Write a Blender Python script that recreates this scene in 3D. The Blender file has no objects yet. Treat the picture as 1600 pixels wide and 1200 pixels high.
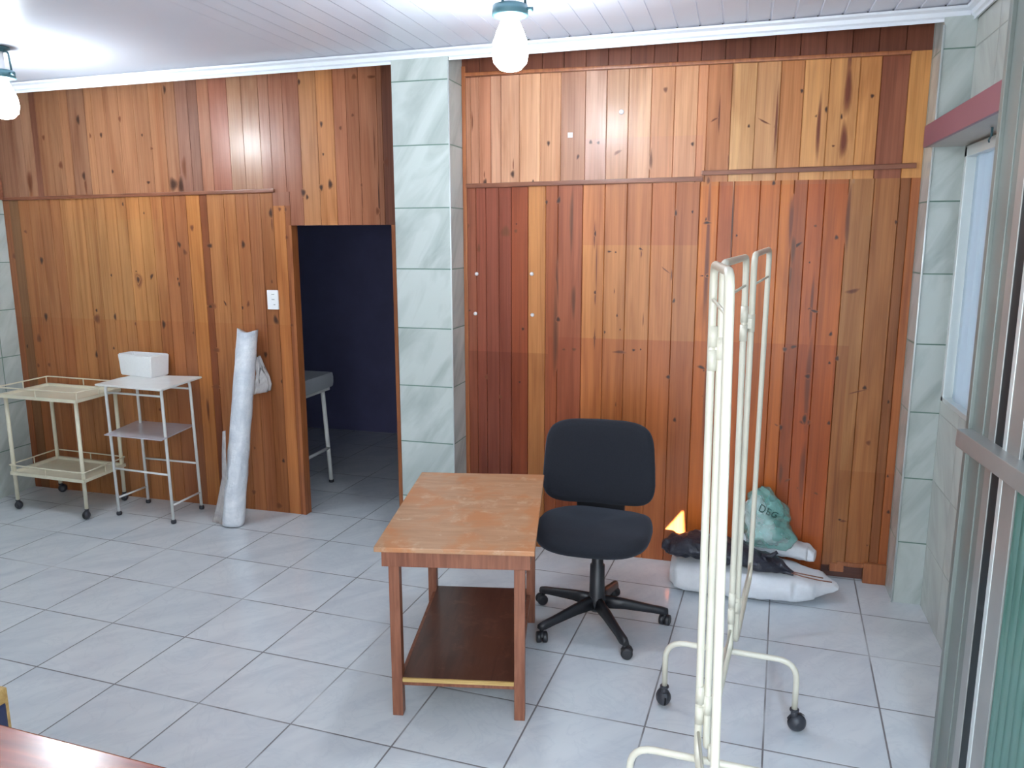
import bpy, bmesh, math, random
from mathutils import Vector, Matrix, noise
random.seed(7)
PI = math.pi
scn = bpy.context.scene
C = scn.collection

# ------------------------------------------------------------------ camera
YAW, PIT, ROL, FPX = 0.28128, -0.18375, -0.00199, 1236.48
CAM = Vector((2.765, -3.225, 1.794))
cy, sy, cp, sp, cr, sr = math.cos(YAW), math.sin(YAW), math.cos(PIT), math.sin(PIT), math.cos(ROL), math.sin(ROL)
RT0 = Vector((cy, sy, 0)); FW = Vector((-sy*cp, cy*cp, sp)); UP0 = RT0.cross(FW)
RT = cr*RT0 + sr*UP0; UP = -sr*RT0 + cr*UP0
cam = bpy.data.cameras.new('camera'); cam_ob = bpy.data.objects.new('camera', cam); C.objects.link(cam_ob)
cam_ob.matrix_world = Matrix(((RT.x, UP.x, -FW.x, CAM.x), (RT.y, UP.y, -FW.y, CAM.y), (RT.z, UP.z, -FW.z, CAM.z), (0, 0, 0, 1)))
cam.sensor_width = 36; cam.lens = FPX/1600*36; cam.clip_start = 0.02
scn.camera = cam_ob

def ray(px, py): return RT*((px-800)/FPX) - UP*((py-600)/FPX) + FW
def onY(px, py, Y):
    d = ray(px, py); return CAM + d*((Y-CAM.y)/d.y)
def onZ(px, py, z):
    d = ray(px, py); return CAM + d*((z-CAM.z)/d.z)
def onX(px, py, X):
    d = ray(px, py); return CAM + d*((X-CAM.x)/d.x)

# ------------------------------------------------------------------ world, lights, exposure
w = bpy.data.worlds.new('sky'); scn.world = w; w.use_nodes = True
bg = w.node_tree.nodes['Background']; bg.inputs[0].default_value = (0.62, 0.78, 1.0, 1); bg.inputs[1].default_value = 3.4
vs = scn.view_settings
vs.view_transform = 'Standard'; vs.look = 'None'; vs.gamma = 1; vs.use_curve_mapping = False; vs.exposure = 0.0

def area_light(name, loc, target, sx, sy_, power, col):
    l = bpy.data.lights.new(name, 'AREA'); l.shape = 'RECTANGLE'; l.size = sx; l.size_y = sy_; l.energy = power; l.color = col
    o = bpy.data.objects.new(name, l); C.objects.link(o); o.location = loc
    o.rotation_euler = (Vector(target)-Vector(loc)).to_track_quat('-Z', 'Y').to_euler(); return o
# area lights added inside the closed walls, standing in for daylight behind the camera
area_light('front_daylight', (1.9, -3.86, 1.35), (1.5, 0, 1.0), 3.2, 2.1, 118, (0.93, 0.97, 1.0))
area_light('side_fill', (3.60, -2.4, 1.4), (1.6, -0.6, 0.6), 1.3, 1.6, 9, (0.80, 0.90, 1.0))  # added side fill, the wall has no opening here
area_light('floor_fill', (3.55, -3.84, 2.0), (2.9, -0.2, 0.0), 0.6, 0.9, 7, (0.56, 0.76, 1.0)).data.spread = math.radians(45)  # added fill to brighten the floor on the right, no door here
SUN_DIR = Vector((1.23, -1.37, 0.62)).normalized()      # towards the sun
sun = bpy.data.lights.new('sun', 'SUN'); sun.energy = 170; sun.angle = 0.009; sun.color = (1.0, 0.84, 0.64)
sun_ob = bpy.data.objects.new('sun', sun); C.objects.link(sun_ob); sun_ob.location = (8, -12, 6)
sun_ob.rotation_euler = SUN_DIR.to_track_quat('Z', 'Y').to_euler()

# ------------------------------------------------------------------ colours, materials
def s2l(c):
    c = c/255.0
    return c/12.92 if c <= 0.04045 else ((c+0.055)/1.055)**2.4
def rgb(r, g, b): return (s2l(r), s2l(g), s2l(b), 1)

class NT:
    def __init__(s, name):
        m = bpy.data.materials.new(name); m.use_nodes = True; s.m = m; s.t = m.node_tree
        s.p = s.t.nodes['Principled BSDF']; s.out = s.t.nodes['Material Output']
    def n(s, typ, **kw):
        x = s.t.nodes.new(typ)
        for k, v in kw.items(): setattr(x, k, v)
        return x
    def put(s, x, sock, v):
        if hasattr(v, 'is_linked') or isinstance(v, bpy.types.NodeSocket): s.t.links.new(v, x.inputs[sock])
        elif v is not None: x.inputs[sock].default_value = v
    def math(s, op, a, b=None, c=None, clamp=False):
        x = s.n('ShaderNodeMath', operation=op); x.use_clamp = clamp
        s.put(x, 0, a); s.put(x, 1, b); s.put(x, 2, c); return x.outputs[0]
    def noise(s, vec, scale, detail=3, rough=0.55, dist=0):
        x = s.n('ShaderNodeTexNoise'); s.put(x, 'Vector', vec); s.put(x, 'Scale', scale); s.put(x, 'Detail', detail)
        s.put(x, 'Roughness', rough); s.put(x, 'Distortion', dist); return x.outputs[0]
    def mapv(s, vec, scale=(1, 1, 1), rot=(0, 0, 0), loc=(0, 0, 0)):
        x = s.n('ShaderNodeMapping'); s.put(x, 0, vec); x.inputs[1].default_value = loc; x.inputs[2].default_value = rot; x.inputs[3].default_value = scale
        return x.outputs[0]
    def ramp(s, f, stops):
        x = s.n('ShaderNodeValToRGB'); s.put(x, 0, f); e = x.color_ramp.elements
        while len(e) < len(stops): e.new(0.5)
        for i, (p_, c) in enumerate(stops): e[i].position = p_; e[i].color = c if len(c) == 4 else (*c, 1)
        return x.outputs[0]
    def mix(s, f, a, b, mode='MIX'):
        x = s.n('ShaderNodeMix', data_type='RGBA', blend_type=mode); s.put(x, 0, f); s.put(x, 6, a); s.put(x, 7, b); return x.outputs[2]
    def bump(s, h, strength=0.3, dist=0.002):
        x = s.n('ShaderNodeBump'); s.put(x, 'Height', h); x.inputs['Strength'].default_value = strength; x.inputs['Distance'].default_value = dist
        s.t.links.new(x.outputs[0], s.p.inputs['Normal'])
    def obj(s): return s.n('ShaderNodeTexCoord').outputs['Object']
    def base(s, v): s.put(s.p, 'Base Color', v)
    def rough(s, v): s.put(s.p, 'Roughness', v)

def G(v): return (v, v, v, 1)
def paint(name, col, rough=0.35, var=0.06, scale=9, metal=0.0, bump=0.0, coat=0.0):
    m = NT(name); o = m.obj()
    f = m.noise(o, scale, 4)
    m.base(m.mix(1.0, col, m.ramp(f, [(0.3, G(1-var*2)), (0.7, G(1.0))]), 'MULTIPLY'))
    m.rough(rough); m.p.inputs['Metallic'].default_value = metal
    if bump: m.bump(m.noise(o, scale*12, 3), bump, 0.002)
    if coat: m.p.inputs['Coat Weight'].default_value = coat
    return m.m

def wood_wall_mat():
    m = NT('varnished pine boards'); o = m.obj()
    at = m.n('ShaderNodeAttribute', attribute_name='tone').outputs['Color']
    g1 = m.noise(m.mapv(o, (55, 55, 1.3)), 1.0, 5, 0.6, 0.6)
    g2 = m.noise(m.mapv(o, (9, 9, 0.9)), 1.0, 3, 0.5, 1.2)
    g3 = m.noise(m.mapv(o, (190, 190, 4)), 1.0, 2)
    c = m.mix(1.0, at, m.ramp(g1, [(0.30, (0.76, 0.70, 0.65)), (0.5, (0.97, 0.96, 0.95)), (0.72, (1.10, 1.10, 1.08))]), 'MULTIPLY')
    c = m.mix(1.0, c, m.ramp(g2, [(0.32, (0.78, 0.70, 0.64)), (0.55, (1, 1, 1)), (0.75, (1.10, 1.12, 1.12))]), 'MULTIPLY')
    c = m.mix(0.5, c, m.mix(1.0, c, m.ramp(g3, [(0.3, G(0.85)), (0.7, G(1.08))]), 'MULTIPLY'))
    m.base(c); m.rough(0.34); m.p.inputs['Specular IOR Level'].default_value = 0.32
    m.p.inputs['Coat Weight'].default_value = 0.09; m.p.inputs['Coat Roughness'].default_value = 0.18
    m.bump(m.math('ADD', g1, m.math('MULTIPLY', g3, 0.5)), 0.25, 0.0012)
    return m.m

def wood_mat(name, col, dark, scale=(40, 3, 40), rough=0.4, contrast=1.0, stain=None, coat=0.0):
    m = NT(name); o = m.obj()
    g = m.noise(m.mapv(o, scale), 1.0, 5, 0.6, 0.8)
    c = m.mix(m.ramp(g, [(0.35, G(0)), (0.7, G(1))]), dark, col)
    if stain:
        n1 = m.noise(o, 5.5, 5, 0.62, 0.6); n2 = m.noise(m.mapv(o, (1, 1, 1), loc=(3, 7, 1)), 9, 6, 0.7, 0.5); n3 = m.noise(o, 34, 3, 0.6)
        c = m.mix(m.ramp(n1, [(0.46, G(0)), (0.60, G(0.75))]), c, stain[0])
        c = m.mix(m.ramp(n2, [(0.55, G(0)), (0.68, G(0.6))]), c, stain[1])
        c = m.mix(m.ramp(n3, [(0.68, G(0)), (0.76, G(0.6))]), c, stain[2])
    m.base(c); m.rough(rough); m.bump(g, 0.2, 0.001)
    m.p.inputs['Coat Weight'].default_value = coat; m.p.inputs['Coat Roughness'].default_value = 0.2
    return m.m

def tile_mat(name, su, sv, grout, tile, vein, groutc, rough, veinamt=0.5, veinscale=3.0, bias=0.012, patchy=False, spec=0.5, ridgeamt=0.45):
    m = NT(name)
    uv = m.n('ShaderNodeUVMap', uv_map='metres').outputs[0]
    sep = m.n('ShaderNodeSeparateXYZ'); m.t.links.new(uv, sep.inputs[0])
    def cell(s_, size):
        q = m.math('DIVIDE', s_, size); fl = m.math('FLOOR', q); fr = m.math('SUBTRACT', q, fl)
        d = m.math('MULTIPLY', m.math('MINIMUM', fr, m.math('SUBTRACT', 1.0, fr)), size)
        return fl, d
    fu, du = cell(sep.outputs[0], su); fv, dv = cell(sep.outputs[1], sv)
    d = m.math('MINIMUM', du, dv)
    mask = m.math('LESS_THAN', d, grout/2)
    cmb = m.n('ShaderNodeCombineXYZ'); m.put(cmb, 0, fu); m.put(cmb, 1, fv)
    wn = m.n('ShaderNodeTexWhiteNoise'); m.put(wn, 'Vector', cmb.outputs[0])
    off = m.n('ShaderNodeVectorMath', operation='MULTIPLY_ADD'); m.put(off, 0, wn.outputs['Color']); off.inputs[1].default_value = (9, 9, 9); m.put(off, 2, uv)
    warp = m.mapv(m.mapv(off.outputs[0], (1, 1, 1), (0, 0, 0.62)), (2.6, 0.7, 1))
    n1 = m.noise(warp, veinscale, 4, 0.55, 0.7)
    n2 = m.noise(off.outputs[0], veinscale*1.2, 4, 0.6, 2.5)
    v1 = m.ramp(n1, [(0.42, G(0)), (0.70, G(1))])
    ridge = m.math('SUBTRACT', 1.0, m.math('MULTIPLY', m.math('ABSOLUTE', m.math('SUBTRACT', n2, 0.5)), 26.0), clamp=True)
    c = m.mix(m.math('MULTIPLY', v1, veinamt), tile, vein)
    c = m.mix(m.math('MULTIPLY', ridge, veinamt*ridgeamt), c, vein)
    c = m.mix(1.0, c, m.ramp(wn.outputs['Value'], [(0, G(0.965)), (1, G(1.0))]), 'MULTIPLY')
    gm = mask
    if patchy:
        gn = m.noise(uv, 2.3, 2); gm = m.math('MULTIPLY', mask, m.ramp(gn, [(0.34, G(0.45)), (0.5, G(1))]))
    m.base(m.mix(gm, c, groutc)); m.rough(m.math('MULTIPLY_ADD', mask, 0.5, rough))
    m.p.inputs['Specular IOR Level'].default_value = spec
    h = m.math('MULTIPLY', m.ramp(m.math('DIVIDE', d, grout*1.3), [(0.2, G(0)), (1.0, G(1))]), 1.0)
    hh = m.math('ADD', h, m.math('MULTIPLY', m.noise(uv, 3.0, 2), 0.25))
    m.bump(hh, 0.35, 0.0016)
    return m.m

M = {}
M['wall_wood'] = wood_wall_mat()
M['batten'] = wood_mat('reddish brown batten', rgb(146, 92, 66), rgb(108, 62, 44), (3, 40, 40), 0.35)
M['jamb'] = wood_mat('door post pine', rgb(170, 104, 60), rgb(135, 76, 44), (40, 40, 2.5), 0.35)
M['floor'] = tile_mat('glazed floor tile', 0.42, 0.40872, 0.0065, rgb(208, 213, 217), rgb(182, 190, 200), rgb(112, 110, 112), 0.16, 0.55, 2.6, patchy=True)
M['wtile'] = tile_mat('grey marbled wall tile', 0.34, 0.3262, 0.006, rgb(190, 199, 196), rgb(146, 156, 152), rgb(96, 122, 110), 0.13, 0.7, 2.6, ridgeamt=0.0)
M['wtile_r'] = tile_mat('grey marbled side wall tile', 0.34, 0.3262, 0.004, rgb(192, 196, 190), rgb(160, 164, 158), rgb(140, 146, 138), 0.2, 0.6, 2.7, ridgeamt=0.0)
M['pvc'] = paint('white plastic ceiling', rgb(216, 221, 234), 0.28, 0.02, 2)
M['crown'] = paint('white plastic moulding', rgb(226, 232, 240), 0.3, 0.02, 4)
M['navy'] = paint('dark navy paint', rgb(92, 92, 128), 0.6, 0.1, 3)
M['plaster'] = paint('off white plaster', rgb(205, 205, 200), 0.7, 0.05, 3)
M['cream'] = paint('cream enamel', rgb(226, 220, 196), 0.3, 0.05, 12, coat=0.2)
M['white'] = paint('white enamel', rgb(232, 234, 232), 0.28, 0.05, 12, coat=0.2)
M['screen'] = paint('ivory enamel tube', rgb(212, 207, 190), 0.34, 0.04, 10, coat=0.15)
M['greyshelf'] = paint('light grey sheet metal', rgb(200, 198, 206), 0.22, 0.05, 7, coat=0.3)
M['plastic_blk'] = paint('black plastic', rgb(34, 35, 40), 0.42, 0.1, 14)
M['rubber'] = paint('dark grey rubber', rgb(52, 54, 62), 0.45, 0.12, 30)
M['alu'] = paint('anodised aluminium', rgb(176, 178, 176), 0.38, 0.08, 5, metal=0.55)
M['alu_bright'] = paint('bright aluminium edge', rgb(214, 222, 222), 0.3, 0.04, 5, metal=0.3)
M['alu_grey'] = paint('grey aluminium', rgb(138, 146, 142), 0.42, 0.08, 5, metal=0.4)
M['dark_gap'] = paint('dark seal rubber', rgb(20, 36, 42), 0.5, 0.1, 5)
M['maroon'] = paint('maroon laminate', rgb(140, 90, 104), 0.4, 0.04, 5)
M['beige'] = paint('pale board', rgb(186, 182, 176), 0.5, 0.05, 5)
M['foam'] = paint('white foam', rgb(240, 242, 243), 0.75, 0.02, 60, bump=0.15)
M['outlet'] = paint('white outlet plastic', rgb(238, 240, 242), 0.3, 0.02, 10)
M['slot'] = paint('dark slots', rgb(60, 60, 64), 0.5)
M['lamp_metal'] = paint('teal grey lamp metal', rgb(70, 104, 112), 0.4, 0.1, 9, metal=0.3)
M['ceramic'] = paint('white ceramic', rgb(225, 220, 222), 0.3)
M['desk_top'] = wood_mat('worn desk veneer', rgb(184, 144, 112), rgb(164, 122, 90), (4, 26, 30), 0.42, stain=(rgb(180, 116, 70), rgb(202, 176, 150), rgb(124, 84, 60)), coat=0.1)
M['desk_leg'] = wood_mat('brown painted wood', rgb(150, 96, 72), rgb(116, 68, 48), (40, 40, 3), 0.4)
M['desk_shelf'] = wood_mat('dark shelf veneer', rgb(92, 58, 46), rgb(70, 42, 34), (30, 3, 30), 0.3, stain=(rgb(84, 48, 34), rgb(118, 78, 62), rgb(70, 40, 30)), coat=0.2)
M['raw'] = wood_mat('raw pale wood edge', rgb(208, 178, 116), rgb(172, 138, 80), (3, 40, 40), 0.6)
M['fg_table'] = wood_mat('red brown glossy table', rgb(150, 72, 52), rgb(116, 52, 38), (3, 30, 30), 0.22, coat=0.5)
M['vinyl'] = paint('grey vinyl', rgb(164, 168, 174), 0.35, 0.06, 5)
M['blue_vinyl'] = paint('dark blue vinyl', rgb(42, 52, 88), 0.4, 0.06, 5)

def fabric():
    m = NT('black office fabric'); o = m.obj()
    f = m.noise(o, 260, 2, 0.7); g = m.noise(o, 5, 3)
    m.base(m.mix(f, rgb(12, 14, 20), rgb(30, 33, 43))); m.rough(0.95)
    m.p.inputs['Sheen Weight'].default_value = 0.12; m.p.inputs['Sheen Tint'].default_value = (0.5, 0.6, 0.8, 1)
    m.bump(m.math('ADD', f, g), 0.35, 0.0012); return m.m
M['fabric'] = fabric()

def sheet_plastic(name, col, rough=0.25, alpha=1.0, bump=0.6, sc=26, trans=0.0):
    m = NT(name); o = m.obj()
    f = m.noise(o, sc, 5, 0.65, 1.2); f2 = m.noise(o, sc*0.35, 3, 0.5, 2.0)
    m.base(m.mix(f, tuple(x*0.78 for x in col[:3])+(1,), col)); m.rough(rough)
    m.bump(m.math('ADD', f, f2), bump, 0.01)
    if alpha < 1: m.put(m.p, 'Alpha', m.math('MULTIPLY_ADD', f2, 0.5, alpha-0.25, clamp=True))
    if trans: m.p.inputs['Transmission Weight'].default_value = trans
    return m.m
M['bag_green'] = sheet_plastic('pale green plastic film', rgb(128, 186, 178), 0.22, 0.5)
M['bag_black'] = sheet_plastic('black bin liner', rgb(40, 42, 54), 0.28, 1.0, 0.9, 18)
M['bag_clear'] = sheet_plastic('clear thin plastic', rgb(236, 232, 232), 0.2, 0.55)
M['sack'] = sheet_plastic('white woven sack', rgb(222, 224, 228), 0.5, 1.0, 0.35, 12)
M['letters'] = paint('dark green print', rgb(22, 62, 58), 0.5)
def bubble():
    m = NT('bubble wrap'); o = m.obj()
    v = m.n('ShaderNodeTexVoronoi'); m.put(v, 'Vector', m.mapv(o, (1, 1, 1))); v.inputs['Scale'].default_value = 75
    f = m.noise(o, 7, 4, 0.6, 0.8)
    band = m.noise(m.mapv(o, (2, 2, 42)), 1.0, 3)
    c = m.mix(m.ramp(f, [(0.35, G(0)), (0.65, G(1))]), rgb(196, 204, 214), rgb(230, 234, 240))
    m.base(m.mix(m.ramp(band, [(0.5, G(0)), (0.7, G(0.4))]), c, rgb(205, 212, 220))); m.rough(0.35)
    m.bump(m.math('ADD', m.math('MULTIPLY', v.outputs['Distance'], -1.0), m.math('ADD', f, band)), 0.5, 0.004)
    return m.m
M['bubble'] = bubble()
def glass(name, tint, alpha, rough=0.15, flute=False, dark=None):
    m = NT(name)
    tr = m.n('ShaderNodeBsdfTranslucent'); tr.inputs[0].default_value = tint
    tp = m.n('ShaderNodeBsdfTransparent'); tp.inputs[0].default_value = tint
    gl = m.n('ShaderNodeBsdfGlossy'); gl.inputs[0].default_value = (0.9, 1, 1, 1); gl.inputs['Roughness'].default_value = rough
    df = m.n('ShaderNodeBsdfDiffuse'); df.inputs[0].default_value = tint
    a = m.n('ShaderNodeMixShader'); a.inputs[0].default_value = alpha; m.t.links.new(tp.outputs[0], a.inputs[1]); m.t.links.new(tr.outputs[0], a.inputs[2])
    d = m.n('ShaderNodeMixShader'); d.inputs[0].default_value = 0.35 if dark is None else dark; m.t.links.new(a.outputs[0], d.inputs[1]); m.t.links.new(df.outputs[0], d.inputs[2])
    b = m.n('ShaderNodeMixShader'); b.inputs[0].default_value = 0.18; m.t.links.new(d.outputs[0], b.inputs[1]); m.t.links.new(gl.outputs[0], b.inputs[2])
    m.t.links.new(b.outputs[0], m.out.inputs[0]); return m.m
M['frosted'] = glass('frosted window glass', rgb(196, 210, 220), 0.9, 0.25)
M['fluted'] = glass('fluted green glass', rgb(120, 176, 164), 0.85, 0.12)
M['clear_dark'] = glass('dark glass', rgb(70, 90, 96), 0.3, 0.08)
def emis(name, col, strength):
    m = NT(name); m.p.inputs['Emission Color'].default_value = col; m.p.inputs['Emission Strength'].default_value = strength
    m.base((1, 1, 1, 1)); return m.m
M['bulb_lit'] = emis('lit bulb', (0.86, 0.93, 1.0, 1), 190)
M['bulb_lit2'] = emis('lit bulb small', (0.86, 0.95, 1.0, 1), 195)

# ------------------------------------------------------------------ mesh helpers
def new_obj(name, bm, mats, parent=None, smooth=False):
    me = bpy.data.meshes.new(name); bm.normal_update(); bm.to_mesh(me); bm.free()
    o = bpy.data.objects.new(name, me); C.objects.link(o)
    for m in (mats if isinstance(mats, (list, tuple)) else [mats]): me.materials.append(m)
    if smooth:
        for p in me.polygons: p.use_smooth = True
        try:
            me.set_sharp_from_angle(angle=0.7)
        except Exception: pass
    if parent:
        o.parent = parent
        o.matrix_parent_inverse = Matrix.Translation(-parent.location) if parent.rotation_euler.z == 0 else parent_mat(parent).inverted()
    return o
def parent_mat(p):
    return Matrix.Translation(p.location) @ p.rotation_euler.to_matrix().to_4x4()
def tag(o, label, cat=None, group=None, kind=None):
    if label: o['label'] = label
    if cat: o['category'] = cat
    if group: o['group'] = group
    if kind: o['kind'] = kind
    return o
def thing(name, label, cat, loc=(0, 0, 0), group=None):
    o = bpy.data.objects.new(name, None); C.objects.link(o); o.location = loc; o.empty_display_size = 0.1
    return tag(o, label, cat, group)
def struct(o): o['kind'] = 'structure'; return o

def box(bm, c, s, rot=0.0, bev=0.0, mat=0, tilt=None):
    r = bmesh.ops.create_cube(bm, size=1.0)['verts']
    bmesh.ops.scale(bm, vec=s, verts=r)
    if bev > 0:
        es = list({e for v in r for e in v.link_edges})
        q = bmesh.ops.bevel(bm, geom=es, offset=bev, segments=2, profile=0.7, affect='EDGES')
        r = list({v for f in q['faces'] for v in f.verts} | {v for v in r if v.is_valid})
    mt = Matrix.Translation(c) @ Matrix.Rotation(rot, 4, 'Z')
    if tilt is not None: mt = mt @ tilt
    bmesh.ops.transform(bm, matrix=mt, verts=r)
    for f in {f for v in r for f in v.link_faces}: f.material_index = mat
    return r
def fillet(pts, rad, n=5, closed=False):
    pts = [Vector(p) for p in pts]; out = []; N = len(pts)
    for i, p in enumerate(pts):
        if not closed and i in (0, N-1): out.append(p); continue
        a = pts[i-1]; b = pts[(i+1) % N]; r = rad[i] if isinstance(rad, (list, tuple)) else rad
        if r <= 0: out.append(p); continue
        da = (a-p); db = (b-p); r2 = min(r, da.length*0.49, db.length*0.49)
        A = p+da.normalized()*r2; B = p+db.normalized()*r2
        for k in range(n+1):
            t = k/n; out.append(A*(1-t)**2+p*2*t*(1-t)+B*t*t)
    return out
def tube(bm, pts, r, seg=12, rad=0, closed=False, mat=0, flat=None):
    if rad: pts = fillet(pts, rad, 6, closed)
    pts = [Vector(p) for p in pts]; N = len(pts); rings = []
    rr = r if isinstance(r, (list, tuple)) else [r]*N
    prev = None
    for i, p in enumerate(pts):
        if closed: t = (pts[(i+1) % N]-pts[i-1]).normalized()
        else: t = (pts[min(i+1, N-1)]-pts[max(i-1, 0)]).normalized()
        if prev is None:
            a = Vector((0, 0, 1)) if abs(t.z) < 0.9 else Vector((1, 0, 0))
            u = t.cross(a).normalized()
        else:
            u = (prev - t*prev.dot(t)).normalized()
        prev = u; v = t.cross(u)
        rings.append([bm.verts.new(p+(u*math.cos(2*PI*k/seg)+v*math.sin(2*PI*k/seg))*rr[i]) for k in range(seg)])
    M_ = N if closed else N-1
    for i in range(M_):
        A = rings[i]; B = rings[(i+1) % N]
        for k in range(seg):
            f = bm.faces.new((A[k], A[(k+1) % seg], B[(k+1) % seg], B[k])); f.smooth = True; f.material_index = mat
    if not closed:
        bm.faces.new(rings[0][::-1]).material_index = mat; bm.faces.new(rings[-1]).material_index = mat
def lathe(bm, prof, c, seg=20, axis='Z', mat=0, M4=None):
    rings = []; base = M4 or Matrix.Translation(c)
    for (r, h) in prof:
        ring = []
        for k in range(seg):
            a = 2*PI*k/seg
            p = Vector((r*math.cos(a), r*math.sin(a), h))
            if axis == 'X': p = Vector((p.z, p.x, p.y))
            if axis == 'Y': p = Vector((p.y, p.z, p.x))
            ring.append(bm.verts.new(base @ p))
        rings.append(ring)
    for i in range(len(rings)-1):
        for k in range(seg):
            f = bm.faces.new((rings[i][k], rings[i][(k+1) % seg], rings[i+1][(k+1) % seg], rings[i+1][k])); f.smooth = True; f.material_index = mat
    bm.faces.new(rings[0][::-1]).material_index = mat; bm.faces.new(rings[-1]).material_index = mat
def BM(): return bmesh.new()
def quad(bm, pts, uvs=None, mat=0):
    vs_ = [bm.verts.new(p) for p in pts]; f = bm.faces.new(vs_); f.material_index = mat
    if uvs:
        L = bm.loops.layers.uv.get('metres') or bm.loops.layers.uv.new('metres')
        for l, u in zip(f.loops, uvs): l[L].uv = u
    return f
def recalc(bm): bmesh.ops.recalc_face_normals(bm, faces=bm.faces)

# ------------------------------------------------------------------ room shell
XL, XR, YB_L, YB_R, YF = -2.15, 3.69, 1.165, 1.05, -3.95
YC = 0.84                                                       # front plane of the tiled columns and of the ceiling edge
def zc(x): return 2.75 + 0.0085*(x-1.03)                        # the ceiling falls slightly to the left
GA = -0.04785
def fuv(x, y):
    c_, s_ = math.cos(GA), math.sin(GA); return (c_*x+s_*y+4.2, -s_*x+c_*y+8.1744)
bm = BM()
P = [(XL-0.3, YF), (XR+0.3, YF), (XR+0.3, 3.5), (XL-0.3, 3.5)]
quad(bm, [(x, y, 0) for x, y in P], [fuv(x, y) for x, y in P])
quad(bm, [(x, y, -0.1) for x, y in P][::-1], [fuv(x, y) for x, y in P])
struct(new_obj('floor', bm, M['floor']))

# ceiling of narrow plastic slats running away from the camera
bm = BM(); pitch = 0.1033; x = 2.4140 - pitch*45; cols = []
while x < XR+0.25:
    cols += [(x, 0.004), (x+0.002, 0.007), (x+0.008, 0.007), (x+0.010, 0.0)]
    x += pitch
xs_ = [c for c in cols if XL-0.25 < c[0] < XR+0.25]
for (xa, ha), (xb, hb) in zip(xs_, xs_[1:]):
    quad(bm, [(xa, YF, zc(xa)+ha), (xa, YC+0.03, zc(xa)+ha), (xb, YC+0.03, zc(xb)+hb), (xb, YF, zc(xb)+hb)])
quad(bm, [(XL-.25, YF, 2.80), (XR+.25, YF, 2.83), (XR+.25, YC+.03, 2.83), (XL-.25, YC+.03, 2.80)])
struct(new_obj('ceiling', bm, M['pvc']))
# roof over the gap behind the ceiling edge and over the back room
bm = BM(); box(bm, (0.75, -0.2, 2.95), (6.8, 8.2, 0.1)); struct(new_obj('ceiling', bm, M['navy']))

def moulding(name, pa, pb, n_in):                                # stepped crown profile from pa to pb
    bm = BM(); pa = Vector(pa); pb = Vector(pb); n = Vector(n_in)
    prof = [(0, 0.0), (0, -0.052), (0.012, -0.056), (0.012, -0.042), (0.022, -0.036), (0.026, -0.018), (0.044, -0.010), (0.048, 0.0)]
    A = [bm.verts.new(pa+n*a+Vector((0, 0, b))) for a, b in prof]; B = [bm.verts.new(pb+n*a+Vector((0, 0, b))) for a, b in prof]
    for i in range(len(prof)):
        j = (i+1) % len(prof); bm.faces.new((A[i], A[j], B[j], B[i]))
    bm.faces.new(A[::-1]); bm.faces.new(B); recalc(bm)
    return struct(new_obj(name, bm, M['crown']))
moulding('trim_1', (XL-.05, YC+0.02, zc(XL)-0.002), (XR-0.03, YC+0.02, zc(XR)-0.002), (0, -1, 0))
moulding('trim_2', (XR-0.005, YC+0.02, zc(XR)-0.002), (XR-0.005, YF, zc(XR)-0.002), (-1, 0, 0))
# small dark nail heads where the slats meet the moulding
bm = BM(); xx = 2.4140-pitch*8
while xx < XR-0.1:
    lathe(bm, [(0.004, 0), (0.004, 0.003)], (xx, YC-0.04, zc(xx)-0.003), 8); xx += pitch
struct(new_obj('trim_3', bm, M['slot']))

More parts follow.
